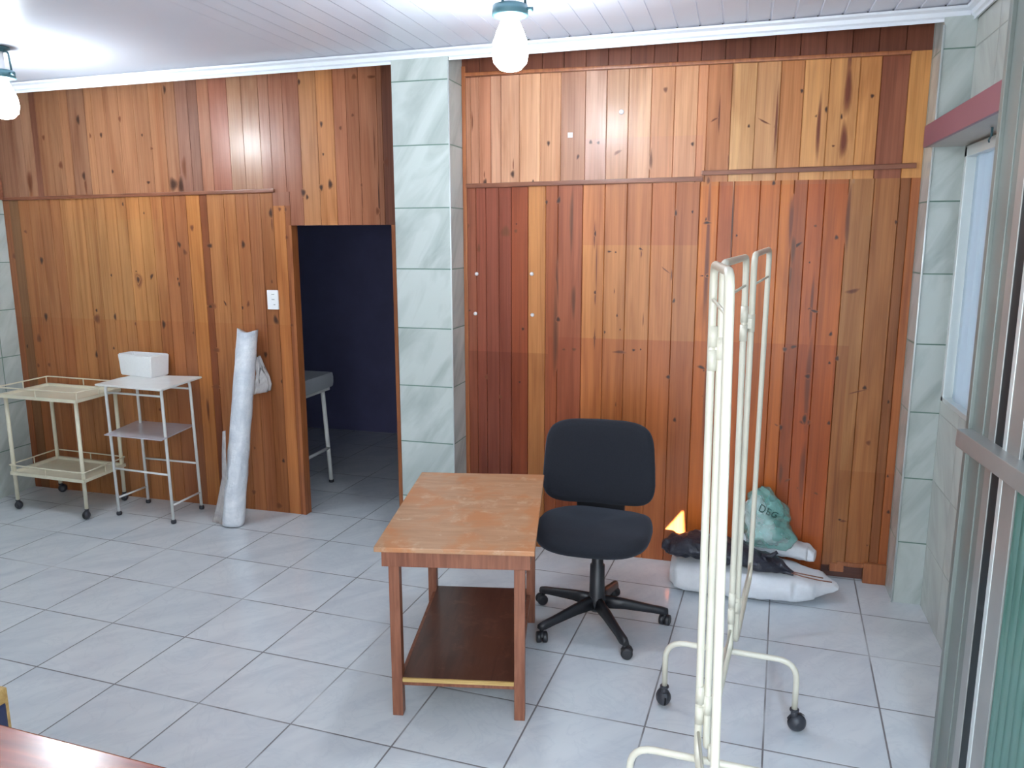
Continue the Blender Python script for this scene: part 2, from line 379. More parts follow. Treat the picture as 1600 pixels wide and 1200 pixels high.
# ------------------------------------------------------------------ pine board walls
def make_planks(name, Y, segs, knots, mods, thick=0.03, gw=0.003, gd=0.006):
    """segs: (list of board edges X, z0, z1, list of colours); mods: rectangles that tint (faded where things hung, darker lower down)"""
    bm = BM(); col = bm.loops.layers.float_color.new('tone')
    def tint(c, x, z):
        r, g, b = c
        for (x0, x1, z0, z1, m_) in mods:
            if x0 <= x <= x1 and z0 <= z <= z1: r *= m_[0]; g *= m_[1]; b *= m_[2]
        return (r, g, b, 1)
    zcuts = sorted({m_[k] for m_ in mods for k in (2, 3)})
    tones = []
    for xs, z0, z1, cols in segs:
        zs = [z0]+[z for z in zcuts if z0+0.002 < z < z1-0.002]+[z1]
        for i in range(len(xs)-1):
            a, b = xs[i], xs[i+1]; c = cols[i]; tones.append((a, b, z0, z1, c))
            xcuts = [a]+[m_[k] for m_ in mods for k in (0, 1) if a+0.004 < m_[k] < b-0.004]
            pr = [(a, gd), (a+gw, 0.0)]+[(x, 0.0) for x in sorted(set(xcuts[1:]))]+[(b-gw, 0.0), (b, gd)]
            for (xa, ya), (xb, yb) in zip(pr, pr[1:]):
                for za, zb in zip(zs, zs[1:]):
                    f = quad(bm, [(xa, Y+ya, za), (xb, Y+yb, za), (xb, Y+yb, zb), (xa, Y+ya, zb)])
                    t = tint(c, (xa+xb)/2, (za+zb)/2)
                    for l in f.loops: l[col] = t
        a, b = xs[0], xs[-1]                                   # back and edges of this run of boards
        c = cols[0]+(1,)
        for q in ([(a, Y+thick, z0), (a, Y+thick, z1), (b, Y+thick, z1), (b, Y+thick, z0)], [(a, Y+.005, z0), (a, Y+.005, z1), (a, Y+thick, z1), (a, Y+thick, z0)],
                  [(b, Y+.005, z1), (b, Y+.005, z0), (b, Y+thick, z0), (b, Y+thick, z1)], [(a, Y+.005, z1), (b, Y+.005, z1), (b, Y+thick, z1), (a, Y+thick, z1)],
                  [(b, Y+.005, z0), (a, Y+.005, z0), (a, Y+thick, z0), (b, Y+thick, z0)]):
            f = quad(bm, q)
            for l in f.loops: l[col] = c
    def tone_at(x, z):
        for (a, b, z0, z1, c) in tones:
            if a <= x <= b and z0 <= z <= z1: return tint(c, x, z)
        return tint(tones[0][4], x, z)
    lift = 0.0003
    for (kx, kz, rx, rz, dark, rot) in knots:
        lift = 0.0003 + 0.00012*(random.random())
        rings = []; N = 14; ca, sa = math.cos(rot), math.sin(rot)
        for ri, (q, mixv) in enumerate(((0.0, 1), (0.35, 1.0), (0.62, 0.72), (1.0, 0.0))):
            ring = []
            for k in range(N if q else 1):
                a = 2*PI*k/N; wob = 1+0.16*math.sin(3*a+kx*40)*q
                u, v_ = rx*q*wob*math.cos(a), rz*q*wob*math.sin(a)
                X_, Z_ = kx+u*ca-v_*sa, kz+u*sa+v_*ca
                t = tone_at(X_, Z_); dk = dark
                cc = tuple(t[j]*(1-mixv)+dk[j]*mixv for j in range(3))+(1,)
                ring.append((bm.verts.new((X_, Y-lift, Z_)), cc))
            rings.append(ring)
        for k in range(N):
            tri = [rings[0][0], rings[1][(k+1) % N], rings[1][k]]
            f = bm.faces.new([t[0] for t in tri][::-1])
            for l in f.loops:
                l[col] = next(t[1] for t in tri if t[0] is l.vert)
        for r_ in range(1, 3):
            for k in range(N):
                q4 = [rings[r_][k], rings[r_][(k+1) % N], rings[r_+1][(k+1) % N], rings[r_+1][k]]
                f = bm.faces.new([t[0] for t in q4][::-1])
                for l in f.loops: l[col] = next(t[1] for t in q4 if t[0] is l.vert)
    bm.normal_update()
    for f in bm.faces:
        if abs(f.normal.y) > 0.9 and f.normal.y > 0 and f.calc_center_median().y < Y+0.01: f.normal_flip()
    return struct(new_obj(name, bm, M['wall_wood']))

def lin(r, g, b): return (s2l(r), s2l(g), s2l(b))
def jit(c, a=0.06):
    k = 1+random.uniform(-a, a); h = random.uniform(-0.03, 0.03); return (c[0]*k*(1+h), c[1]*k, c[2]*k*(1-h))
def Xs(pxs, py, Y): return [onY(p, py, Y).x for p in pxs]
K = 0.6   # knots: darkest tone
DK = lin(66, 38, 28); DM = lin(112, 64, 40); DR = lin(118, 60, 36)
def kn(lst, Y):
    out = []
    for t in lst:
        px, py, rx, rz = t[:4]; d = t[4] if len(t) > 4 else DK; rot = t[5] if len(t) > 5 else 0.0
        p = onY(px, py, Y); s = (p-CAM).dot(FW)/FPX; out.append((p.x, p.z, rx*s, rz*s, d, rot))
    return out

# --- left run (with the doorway)
ZB = 2.068
up_px = [8, 27, 42, 57, 66, 85, 103, 116, 142, 153, 172, 194, 217, 241, 263, 282, 301, 316, 334, 362, 384, 410, 426]
up = Xs(up_px, 275, YB_L); up[0] = XL
upc = [lin(150, 108, 84), lin(158, 118, 94), lin(164, 124, 98), lin(136, 92, 74)] + [lin(160, 114, 84)]*3 + [lin(150, 108, 84), lin(166, 120, 88)] + [lin(162, 114, 84)]*5 + [lin(156, 112, 86), lin(138, 98, 82), lin(132, 92, 76), lin(160, 106, 80), lin(152, 94, 74), lin(164, 120, 92), lin(162, 116, 88), lin(156, 108, 86)]
upr_px = [426, 447, 472, 499, 525, 545, 564, 592, 600]
upr = Xs(upr_px, 275, YB_L)+[0.90]
uprc = [lin(150, 98, 76), lin(152, 98, 76), lin(178, 122, 82), lin(184, 126, 82), lin(164, 106, 78), lin(160, 104, 76), lin(164, 108, 80), lin(150, 98, 72), lin(116, 72, 56)]
XD0, XD1, ZD = 0.085, 0.757, 1.866
lo_px = [21, 30, 44, 60, 76, 93, 108, 127, 143, 160, 176, 193, 209, 229, 247, 264, 283, 301, 320]
lo = Xs(lo_px, 460, YB_L); lo[0] = XL
loc_ = [lin(138, 84, 52), lin(122, 84, 54), lin(150, 96, 58)] + [lin(156, 102, 64)]*3 + [lin(166, 112, 68)]*6 + [lin(170, 114, 68), lin(168, 112, 66), lin(160, 104, 64), lin(154, 98, 62), lin(148, 92, 58), lin(172, 112, 62)]
lo2_px = [333, 359, 377, 396, 415, 434]
lo2 = [Xs([322], 460, YB_L)[0]+0.0]+Xs(lo2_px, 460, YB_L)
lo2c = [lin(120, 66, 38), lin(164, 106, 64), lin(162, 104, 62), lin(156, 98, 60), lin(150, 94, 60), lin(146, 92, 56)]
lo[-1] = lo2[0]
XP = lo2[-1]
zpost = 1.985
rc = random.Random(3)
def jl(l): 
    return [jit(c, 0.05) for c in l]
segsL = [(up, ZB, 2.9, jl(upc)), (upr[:], ZD, 2.9, jl(uprc)),
         (lo, 0.0, ZB, jl(loc_)), (lo2, 0.0, ZB, jl(lo2c))]
# little filler between post top and batten end, then the post beside the doorway
segsL[1] = ([upr[0]]+upr[1:], ZB, 2.9, jl(uprc))
hd = [x for x in upr if x > XD0+0.02]; hd = [XD0]+hd
k0 = len(upr)-len(hd)
segsL.append((hd, ZD, ZB, [segsL[1][3][min(k0+i, len(upr)-2)] for i in range(len(hd)-1)]))
segsL.append(([XP, XD0], zpost, ZB, [jit(lin(148, 96, 74))]))
segsL.append(([XP, XP+(XD0-XP)*0.68, XD0], 0.0, zpost, [lin(176, 112, 64), lin(140, 84, 52)]))
segsL.append(([XD1, 0.90], 0.0, ZD, [lin(150, 88, 56)]))
z1 = onY(200, 343, YB_L).z; z2 = onY(200, 500, YB_L).z; xa = Xs([116], 420, YB_L)[0]; xb = Xs([258], 420, YB_L)[0]
modsL = [(XL, XD0, 0, ZB, (1.08, 1.11, 1.14)), (xa, xb, z2, z1, (1.0, 1.05, 1.04)), (XL, xa, 0, z2-0.05, (1.0, .95, .9)), (XL, 0.05, 0, z2, (0.95, 0.90, 0.86))]
knL = [(122, 187, 4, 9), (158, 211, 3, 5), (141, 212, 2, 5, DM), (271, 288, 9, 12), (283, 290, 6, 16), (288, 262, 5, 20, DM), (176, 268, 2.5, 4), (232, 285, 4, 3), (237, 232, 3, 3, DM), (222, 211, 2, 3), (131, 275, 4, 8), (134, 290, 3, 16, DM), (47, 285, 6, 22, DM), (95, 258, 5, 7, DM), (257, 140, 3, 8), (68, 215, 3, 5, DM), (187, 186, 3, 6, DM),
       (170, 107, 3, 6), (502, 194, 3, 6), (516, 288, 5, 9), (502, 293, 4, 6), (474, 301, 5, 7), (480, 308, 3, 5), (505, 241, 2, 3), (551, 180, 3, 3, DM), (532, 200, 3, 4, DM), (565, 289, 2, 4, DM), (566, 310, 1.5, 26, DM), (604, 253, 5, 8, DM), (590, 330, 4, 7, DM), (592, 310, 1.5, 40), (585, 230, 1.5, 40, DM), (467, 128, 3, 6), (553, 120, 5, 5, DM), (580, 120, 9, 3, DM), (437, 327, 3, 4, DM), (446, 327, 2.5, 4.5, DM), (423, 333, 4, 9), (425, 350, 2, 14, DM),
       (65, 407, 4, 7), (72, 495, 4, 8), (61, 529, 5, 8, DM), (43, 541, 2, 4), (40, 362, 4, 3, DM, -.6), (22, 400, 3, 6, DM), (192, 319, 2, 4), (225, 333, 1.5, 2.5), (174, 430, 2, 3), (151, 485, 2.5, 3.5), (180, 495, 3, 7), (151, 554, 3, 7), (178, 544, 2, 3), (213, 425, 2, 3), (217, 438, 8, 14, DM, .1), (216, 437, 4, 7), (237, 432, 3, 6, DK, -.5), (256, 507, 4, 8), (280, 382, 3.5, 6, DK, .4), (289, 394, 4, 6, DM, .5), (278, 436, 1.8, 3), (280, 444, 2, 5), (300, 356, 4, 6, DM), (302, 520, 2, 2.5, DM), (212, 506, 2, 4, DM), (152, 498, 7, 9, DM), (60, 571, 3, 4, DM), (77, 570, 3, 4, DM),
       (380, 382, 4, 7.5), (352, 474, 1.7, 5.5, DK, .45), (379, 481, 2, 4), (388, 475, 2.8, 6, DM, -.2), (431, 500, 5, 9, DK, .3), (425, 440, 2, 4, DM), (328, 384, 6, 4), (332, 478, 9, 5, DM), (338, 547, 8, 4, DM), (338, 604, 9, 4, DM), (329, 479, 4, 3), (415, 554, 4, 6, DK), (440, 596, 1.6, 4), (448, 371, 3, 4, DM), (456, 508, 3, 3, DM), (443, 720, 3, 4), (397, 769, 4, 5, DM), (436, 790, 6, 6, DM), (398, 700, 2, 3, DM), (262, 590, 5, 8, DM), (228, 660, 3, 5, DM), (250, 640, 3, 3, DM), (128, 690, 2, 3, DM), (325, 640, 3, 22, DM)]
make_planks('wall_back', YB_L, segsL, kn(knL, YB_L), modsL, 0.045, 0.0018, 0.005)

# --- right run
YR = YB_R
ru_px = [722, 725, 736, 749, 767, 783, 812, 844, 876, 914, 947, 981, 1016, 1052, 1088, 1103, 1140, 1178, 1215, 1251, 1290, 1336, 1369, 1412, 1446]
ru = Xs(ru_px, 225, YR); ru[0] = 1.235; ru[-1] = 3.62
ruc = [lin(176, 112, 80), lin(172, 116, 86), lin(176, 118, 88), lin(176, 116, 86), lin(182, 130, 100), lin(188, 136, 104), lin(196, 144, 108), lin(190, 132, 94), lin(162, 110, 82), lin(176, 130, 104), lin(176, 124, 88), lin(192, 140, 102), lin(184, 124, 84), lin(190, 132, 92), lin(182, 118, 80), lin(172, 108, 68), lin(200, 146, 96), lin(190, 132, 86), lin(180, 114, 66), lin(196, 136, 82), lin(192, 130, 76), lin(188, 124, 70), lin(134, 74, 50), lin(196, 130, 72)]
rt = [1.235]+[1.235+0.1165*i for i in range(1, 20)]+[3.62]
rt = [x for x in rt if x <= 3.62]; rt[-1] = 3.62
zl = 2.642
zb1, zb2 = 2.078, 2.118
XS = onY(1096, 280, YR).x
rl_px = [721, 728, 745, 760, 780, 799, 825, 852, 871, 909, 943, 977, 1015, 1051, 1087]
rl = Xs(rl_px, 440, YR); rl[0] = 1.235; rl[-1] = XS-0.004
rlc = [lin(172, 96, 58), lin(140, 78, 56), lin(138, 74, 56), lin(136, 72, 54), lin(134, 70, 52), lin(146, 72, 42), lin(188, 124, 72), lin(156, 86, 52), lin(154, 84, 54), lin(180, 114, 66), lin(174, 108, 62), lin(178, 110, 64), lin(174, 104, 60), lin(172, 104, 62)]
rm_px = [1095, 1119, 1143, 1183, 1214, 1235, 1256, 1283, 1319]
rm = Xs(rm_px, 395, YR); rm[0] = XS-0.004
rmc = [lin(190, 110, 48), lin(172, 90, 46), lin(186, 104, 50), lin(182, 100, 44), lin(190, 108, 44), lin(160, 84, 44), lin(170, 88, 42), lin(172, 90, 40)]
rr_px = [1319, 1358, 1398, 1414, 1427]
rr_ = Xs(rr_px, 395, YR); rr_[-1] = 3.62
rrc = [lin(162, 108, 64), lin(158, 102, 60), lin(142, 88, 54), lin(168, 98, 56)]
for i in range(len(rrc)): pass
rb = rr_
ruc = [(min(1, a_*1.13), min(1, b_*1.27), min(1, c_*1.42)) for a_, b_, c_ in ruc]
segsR = [(ru, ZB-0.0, zl, jl(ruc)), (rt, zl, 2.9, [jit(lin(112, 66, 50), .1) for _ in range(len(rt)-1)]),
         (rl, 0.0, ZB, jl(rlc)), (rm, 0.0, ZB, jl(rmc)), (rr_, 0.075, ZB, jl(rrc))]
za = onY(1000, 383, YR).z; zb_ = onY(1000, 531, YR).z; zc1 = onY(1200, 289, YR).z
x1 = onY(910, 450, YR).x; x2 = XS; x3 = onY(1327, 400, YR).x
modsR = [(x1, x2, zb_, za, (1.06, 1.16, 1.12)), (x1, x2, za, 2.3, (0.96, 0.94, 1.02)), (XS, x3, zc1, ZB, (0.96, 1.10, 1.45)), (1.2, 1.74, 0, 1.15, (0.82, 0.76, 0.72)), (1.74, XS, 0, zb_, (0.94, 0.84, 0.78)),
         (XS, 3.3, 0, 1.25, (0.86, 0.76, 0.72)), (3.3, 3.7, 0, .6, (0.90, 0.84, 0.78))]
knR = [(758, 285, 4, 7), (757, 273, 1.2, 7, DM), (801, 272, 4, 7), (802, 258, 1.2, 12, DM), (833, 284, 2.5, 4), (857, 224, 3, 5), (903, 245, 2.5, 5, DK, -.3), (738, 190, 1.5, 18, DM), (965, 238, 8, 3, DM, .5), (923, 222, 3, 4), (935, 223, 3, 3), (1017, 250, 3, 18, DM), (1082, 225, 3, 4), (1116, 187, 7, 1.8, DM, .5), (1124, 180, 1.8, 34, DM), (1170, 197, 2.2, 3.5), (1212, 197, 3, 4), (1194, 190, 12, 1.8, DM, -.5), (1253, 142, 3, 4), (1278, 181, 5, 3.5), (1279, 200, 4, 58, DR), (1291, 171, 2.5, 6), (1316, 182, 3.5, 5), (1363, 150, 3.5, 4), (1325, 140, 7, 50, DR), (1318, 220, 7, 32, DR), (1302, 228, 3, 2, DM), (1213, 190, 2.5, 60, DR), (1040, 140, 4, 5, DM), (1138, 250, 1, 12, DM),
       (873, 313, 3.5, 6.5, DK, -.3), (854, 316, 2.5, 4, DK), (731, 353, 3, 5, DM), (790, 362, 9, 10, DM), (807, 350, 1.5, 1.5), (806, 361, 3, 3.5, DM), (748, 388, 3, 8, DM), (893, 345, 3.5, 56, DM), (930, 365, 2, 6), (929, 368, 1.5, 26, DM), (932, 420, 1, 50, DM), (930, 457, 2.3, 4), (930, 466, 1.2, 14, DM), (929, 528, 2.3, 4), (929, 530, 1.2, 20, DM), (872, 499, 4, 5), (868, 520, 5, 80, DM), (870, 450, 3.5, 50, DM), (896, 470, 4, 30, DM), (952, 393, 4, 2), (962, 394, 2, 1.5), (1001, 389, 4, 2, DK, -.5), (1002, 397, 1.2, 7, DM), (1056, 333, 2.3, 6), (1082, 331, 2, 3), (1053, 470, 2.5, 4.5, DK, -.3), (1040, 422, 10, 1.3, DM, -.65), (1049, 430, 1.5, 10, DM), (960, 455, 1, 5, DM), (964, 493, 1.5, 3), (945, 519, 1.5, 3), (969, 515, 1.2, 2), (1005, 500, 1, 13, DM), (990, 547, 3, 2.5), (1001, 546, 1.5, 2), (817, 514, 2.5, 3), (734, 485, 2, 1.5), (729, 476, 1.2, 3), (881, 546, 3, 2, DM), (897, 546, 4, 3, DM), (730, 634, 2, 4), (760, 589, 3, 4, DM), (812, 597, 2, 2), (1044, 589, 4, 4, DK, -.8), (1054, 656, 3, 4.5), (962, 632, 1, 5, DM), (782, 620, 4, 3, DM), (968, 550, 12, 3, DM),
       (1105, 400, 4.5, 130, DR), (1103, 620, 4.5, 130, DR), (1105, 348, 7, 3), (1104, 343, 3, 4), (1099, 431, 7, 1.2), (1105, 431, 3, 3), (1101, 502, 3, 4), (1096, 574, 8, 3, DK, -.35), (1101, 578, 3, 4), (1102, 618, 6, 2.5, DK, .2), (1107, 282, 3, 7, DM), (1093, 278, 5, 1.5, DM, .4), (1144, 350, 1.5, 75), (1209, 286, 3.2, 4.5), (1151, 368, 2, 2.5), (1246, 383, 9, 3, DK, .6), (1239, 390, 4, 26, DM), (1235, 430, 2, 22, DM), (1236, 345, 4, 50, DR), (1307, 371, 3.5, 4.5), (1274, 353, 3, 2.5, DM), (1265, 410, 1.6, 2.2), (1272, 486, 8, 2.5, DK, -.25), (1265, 483, 3, 3), (1298, 522, 3, 4.5, DK, -.3), (1332, 455, 12, 4, DM, .25), (1325, 457, 5, 2, DK, .2), (1400, 347, 2.5, 4), (1268, 480, 3, 60, DR), (1325, 340, 4, 60, DM),
       (1226, 546, 4, 4.5), (1240, 542, 6, 3, DK, .3), (1296, 567, 2.5, 3), (1308, 560, 3.5, 5), (1262, 588, 5, 5), (1262, 600, 5, 90, DR), (1258, 660, 9, 5), (1257, 655, 4, 10), (1253, 740, 5, 60, DR), (1250, 763, 5, 3), (1220, 668, 3, 5), (1213, 664, 4, 1.5, DM, -.5), (1295, 661, 3, 4), (1231, 750, 7, 2, DM, .5), (1220, 740, 3, 20, DM), (1275, 771, 4, 2, DM, -.4), (1351, 606, 4, 4), (1340, 612, 16, 1.4, DM, .3), (1357, 692, 4, 5, DM), (1317, 814, 6, 2.5, DM), (1388, 800, 3, 4), (1388, 628, 2, 4), (1387, 744, 2, 3), (1355, 852, 2, 2, DM), (1190, 640, 2, 9), (1312, 812, 3, 2)]
make_planks('wall_back', YR, segsR, kn(knR, YR), modsR, 0.03)

# battens
def batten(name, a, b, wz=0.022, dep=0.014, Y=1.0, mat='batten', vertical=False):
    bm = BM(); a = Vector(a); b = Vector(b); d = b-a; c = (a+b)/2
    if vertical: box(bm, (c.x, Y-dep/2, c.z), (wz, dep, abs(d.z)), 0, 0.004)
    else:
        ang = math.atan2(d.z, d.x)
        box(bm, (c.x, Y-dep/2, c.z), (d.length, dep, wz), 0, 0.005, tilt=Matrix.Rotation(-ang, 4, 'Y'))
    return struct(new_obj(name, bm, M[mat]))
batten('trim_4', (-2.14, 0, 2.056), (-0.015, 0, 2.076), Y=YB_L)
batten('trim_5', (1.268, 0, 2.072), (XS+0.01, 0, 2.084), Y=YR, wz=0.024)
batten('trim_6', (XS, 0, 2.112), (3.535, 0, 2.124), Y=YR, wz=0.024)
batten('trim_7', (1.27, 0, 2.655), (3.47, 0, 2.634), Y=YR, wz=0.018, dep=0.028, mat='jamb')
# wooden post strip by the tiled columns
bm = BM(); box(bm, (1.262, YR-0.006, 1.35), (0.022, 0.012, 2.7), 0, 0.003); struct(new_obj('trim_8', bm, M['jamb']))
bm = BM(); box(bm, (3.575, YR-0.006, 1.35), (0.03, 0.012, 2.7), 0, 0.003); struct(new_obj('trim_9', bm, M['jamb']))
# door lining
bm = BM(); box(bm, (XD0-0.006, YB_L+0.03, ZD/2), (0.02, 0.07, ZD), 0, 0.002); box(bm, (XD1+0.012, YB_L+0.03, ZD/2), (0.024, 0.07, ZD), 0, 0.002)
struct(new_obj('door_1', bm, M['jamb']))
# dark skirting and cut bottom behind the last boards
bm = BM(); box(bm, (3.42, YR+0.045, 0.06), (0.5, 0.02, 0.12)); struct(new_obj('baseboard_back', bm, wood_mat('dark skirting', rgb(96, 54, 40), rgb(70, 38, 28), (3, 40, 40))))
bm = BM(); box(bm, (3.515, YR-0.002, 0.055), (0.13, 0.03, 0.11), 0, 0.003); box(bm, (3.32, YR+0.006, 0.068), (0.07, 0.03, 0.045), 0, 0.002); box(bm, (3.40, YR-0.004, 0.092), (0.16, 0.014, 0.018), 0, 0.002)
struct(new_obj('trim_10', bm, M['jamb']))

# ------------------------------------------------------------------ tiled columns and walls
TZ = 2.275-0.3262*6
def tiled_box(name, x0, x1, y0, y1, z0, z1, u0, mat):
    bm = BM(); v = lambda z: z-TZ+0.3262*2
    quad(bm, [(x0, y0, z0), (x1, y0, z0), (x1, y0, z1), (x0, y0, z1)], [(u0, v(z0)), (u0+x1-x0, v(z0)), (u0+x1-x0, v(z1)), (u0, v(z1))])
    quad(bm, [(x1, y0, z0), (x1, y1, z0), (x1, y1, z1), (x1, y0, z1)], [(u0+.344, v(z0)), (u0+.344+(y1-y0), v(z0)), (u0+.344+(y1-y0), v(z1)), (u0+.344, v(z1))])
    quad(bm, [(x0, y1, z0), (x0, y0, z0), (x0, y0, z1), (x0, y1, z1)], [(u0-.35+.006, v(z0)), (u0-.35+.006+(y1-y0), v(z0)), (u0-.35+.006+(y1-y0), v(z1)), (u0-.35+.006, v(z1))])
    quad(bm, [(x0, y0, z1), (x1, y0, z1), (x1, y1, z1), (x0, y1, z1)], [(0.1, 0.1)]*4)
    return struct(new_obj(name, bm, M[mat]))
tiled_box('wall_pillar', 0.928, 1.250, YC, 1.22, 0, 2.9, 0.3435, 'wtile')
tiled_box('wall_corner', 3.560, 3.72, YC, 1.2, 0, 2.9, 0.51, 'wtile')
# edge beads on the column corners
bm = BM()
tube(bm, [(1.250, YC-0.002, 0), (1.250, YC-0.002, 2.69)], 0.004, 8); tube(bm, [(3.560, YC-0.002, 0), (3.560, YC-0.002, 2.70)], 0.005, 8)
struct(new_obj('trim_11', bm, M['alu_bright']))

def wall_poly(name, outer, holes, to3, thick, mat, uvf=None):
    bm = BM(); es = []
    for loop in [outer]+holes:
        vs_ = [bm.verts.new(to3(*p)) for p in loop]
        es += [bm.edges.new((vs_[i], vs_[(i+1) % len(vs_)])) for i in range(len(vs_))]
    bmesh.ops.triangle_fill(bm, edges=es, use_beauty=True, use_dissolve=False)
    fs = list(bm.faces)
    g = bmesh.ops.extrude_face_region(bm, geom=fs)
    bmesh.ops.translate(bm, vec=thick, verts=[e for e in g['geom'] if isinstance(e, bmesh.types.BMVert)])
    recalc(bm)
    L = bm.loops.layers.uv.new('metres')
    for f in bm.faces:
        for l in f.loops: l[L].uv = uvf(l.vert.co) if uvf else (l.vert.co.x+l.vert.co.y, l.vert.co.z)
    return struct(new_obj(name, bm, M[mat]))
# right wall: a window, and an added unseen chink cut to the sun patch's outline
def hit_right(px, py, Yp=None, z=None):
    p = onY(px, py, YR); t = (XR-p.x)/SUN_DIR.x; q = p+SUN_DIR*t; return (q.y, q.z)
chink = [hit_right(1026, 852), hit_right(1040, 826), hit_right(1067, 796), hit_right(1069, 840)]
WY0, WY1, WZ0, WZ1 = -0.62, 0.755, 1.05, 2.175
wall_poly('wall_right', [(YF, 0), (1.2, 0), (1.2, 2.9), (YF, 2.9)],
          [[(WY0, WZ0), (WY1, WZ0), (WY1, WZ1), (WY0, WZ1)], chink],
          lambda a, b: (XR, a, b), (0.006, 0, 0), 'wtile_r', lambda c: (c.y-0.84+3.4, c.z-TZ+.6524))
wall_poly('wall_left', [(YF, 0), (1.25, 0), (1.25, 2.06), (YF, 2.06)], [], lambda a, b: (XL, a, b), (-0.1, 0, 0), 'wtile', lambda c: (c.y+3.4, c.z-TZ-.005+.6524))
bm = BM(); col = bm.loops.layers.float_color.new('tone'); box(bm, (XL-0.045, -1.4, 2.48), (0.11, 5.3, 0.84))
for f in bm.faces:
    for l in f.loops: l[col] = (*lin(150, 102, 74), 1)
struct(new_obj('wall_left', bm, M['wall_wood']))
bm = BM(); box(bm, (XL+0.012, 1.14, 2.4), (0.03, 0.03, 0.7), 0, .003); struct(new_obj('trim_12', bm, M['batten']))
bm = BM(); box(bm, (0.8, YF-0.05, 1.4), (6.4, 0.1, 3.0)); struct(new_obj('wall_front', bm, M['plaster']))
# back room, painted dark
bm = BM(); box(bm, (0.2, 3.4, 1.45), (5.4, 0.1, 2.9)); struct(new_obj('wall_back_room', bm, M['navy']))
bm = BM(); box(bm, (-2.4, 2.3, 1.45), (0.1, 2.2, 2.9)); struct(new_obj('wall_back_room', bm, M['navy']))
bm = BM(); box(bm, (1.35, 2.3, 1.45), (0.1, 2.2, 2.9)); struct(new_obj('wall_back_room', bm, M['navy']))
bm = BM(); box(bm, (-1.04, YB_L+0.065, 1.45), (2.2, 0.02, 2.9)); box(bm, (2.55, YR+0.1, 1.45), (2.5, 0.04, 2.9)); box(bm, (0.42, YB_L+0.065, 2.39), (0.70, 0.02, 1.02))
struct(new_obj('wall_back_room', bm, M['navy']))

bm = BM()                                                        # unseen blocker added to keep sun off the window, slotted for the beam
for (ya, yb, z0_, z1_) in ((-8, 1.5, -0.1, 1.06), (-8, 1.5, 1.32, 4.2), (-8, -1.42, 1.06, 1.32), (-0.88, 1.5, 1.06, 1.32)):
    box(bm, (4.43, (ya+yb)/2, (z0_+z1_)/2), (0.06, yb-ya, z1_-z0_))
struct(new_obj('sun_blocker', bm, M['plaster']))
# window in the right wall
t = struct(bpy.data.objects.new('window_1', None)); C.objects.link(t); t.location = (XR, 0.07, WZ0)
bm = BM(); fw_ = 0.045
for (ya, yb, za_, zb2_) in ((WY0, WY1, WZ1-fw_, WZ1), (WY0, WY1, WZ0, WZ0+fw_*.5), (WY0, WY0+fw_, WZ0, WZ1), (WY1-fw_*.8, WY1, WZ0, WZ1)):
    box(bm, (XR+0.005, (ya+yb)/2, (za_+zb2_)/2), (0.05, abs(yb-ya), abs(zb2_-za_)), 0, 0.003)
new_obj('window_frame', bm, M['alu_bright'], t)
bm = BM()
N = 40
for i in range(N):                                               # gently rippled frosted pane
    ya = WY0+fw_+(WY1-WY0-2*fw_)*i/N; yb = WY0+fw_+(WY1-WY0-2*fw_)*(i+1)/N
    f_ = lambda y: XR+0.012+0.004*math.sin(y*38)+0.003*math.sin(y*17+1)
    f = quad(bm, [(f_(ya), ya, WZ0+.02), (f_(yb), yb, WZ0+.02), (f_(yb), yb, WZ1-.04), (f_(ya), ya, WZ1-.04)]); f.smooth = True
new_obj('window_pane', bm, M['frosted'], t)

# maroon curtain box along the right wall
t = thing('curtain_box', 'long maroon curtain box fixed high on the tiled side wall above the window', 'curtain box', (3.60, -0.3, 2.19))
bm = BM(); box(bm, (3.528, -0.40, 2.232), (0.016, 2.50, 0.094), 0, 0.002); new_obj('fascia', bm, M['maroon'], t)
bm = BM(); box(bm, (3.612, -0.40, 2.192), (0.152, 2.49, 0.012)); box(bm, (3.612, -0.40, 2.272), (0.152, 2.49, 0.010)); new_obj('board', bm, M['beige'], t)
bm = BM(); p = onX(1542, 190, 3.6); box(bm, (3.62, p.y, 2.170), (0.008, 0.008, 0.032), 0, .002); tube(bm, [(3.62, p.y, 2.158), (3.612, p.y, 2.140), (3.616, p.y+.006, 2.134)], 0.003, 8); new_obj('hook', bm, M['lamp_metal'], t)

# aluminium sliding door on the right, seen almost edge-on
ANG = math.radians(4.7)
D0 = Vector((3.478, -0.49, 0)); dn = Vector((math.sin(ANG), -math.cos(ANG), 0)); nn = Vector((-math.cos(ANG), -math.sin(ANG), 0))
t = struct(bpy.data.objects.new('door_2', None)); C.objects.link(t); t.location = D0
def leafbox(bm, s0, s1, z0, z1, off0, off1, bev=0.002, mat=0):
    c = D0+dn*((s0+s1)/2)+nn*((off0+off1)/2); box(bm, (c.x, c.y, (z0+z1)/2), (abs(off1-off0), s1-s0, z1-z0), ANG, bev, mat)
bm = BM(); leafbox(bm, 0, 0.105, 0, 2.74, -0.06, 0.0); leafbox(bm, -0.003, 0.022, 0, 2.74, -0.03, 0.012); leafbox(bm, 0.105, 0.150, 0, 2.74, -0.06, -0.004); new_obj('door_frame', bm, M['alu_grey'], t)
bm = BM(); leafbox(bm, 0.150, 0.196, 0, 2.74, -0.06, 0.0); new_obj('stile', bm, M['alu'], t)
bm = BM(); leafbox(bm, 0.196, 0.262, 0, 2.74, -0.06, -0.003); new_obj('door_seal', bm, M['dark_gap'], t)
bm = BM(); leafbox(bm, 0.262, 0.285, 0, 2.74, -0.05, 0.002); new_obj('glass_edge', bm, M['alu_bright'], t)
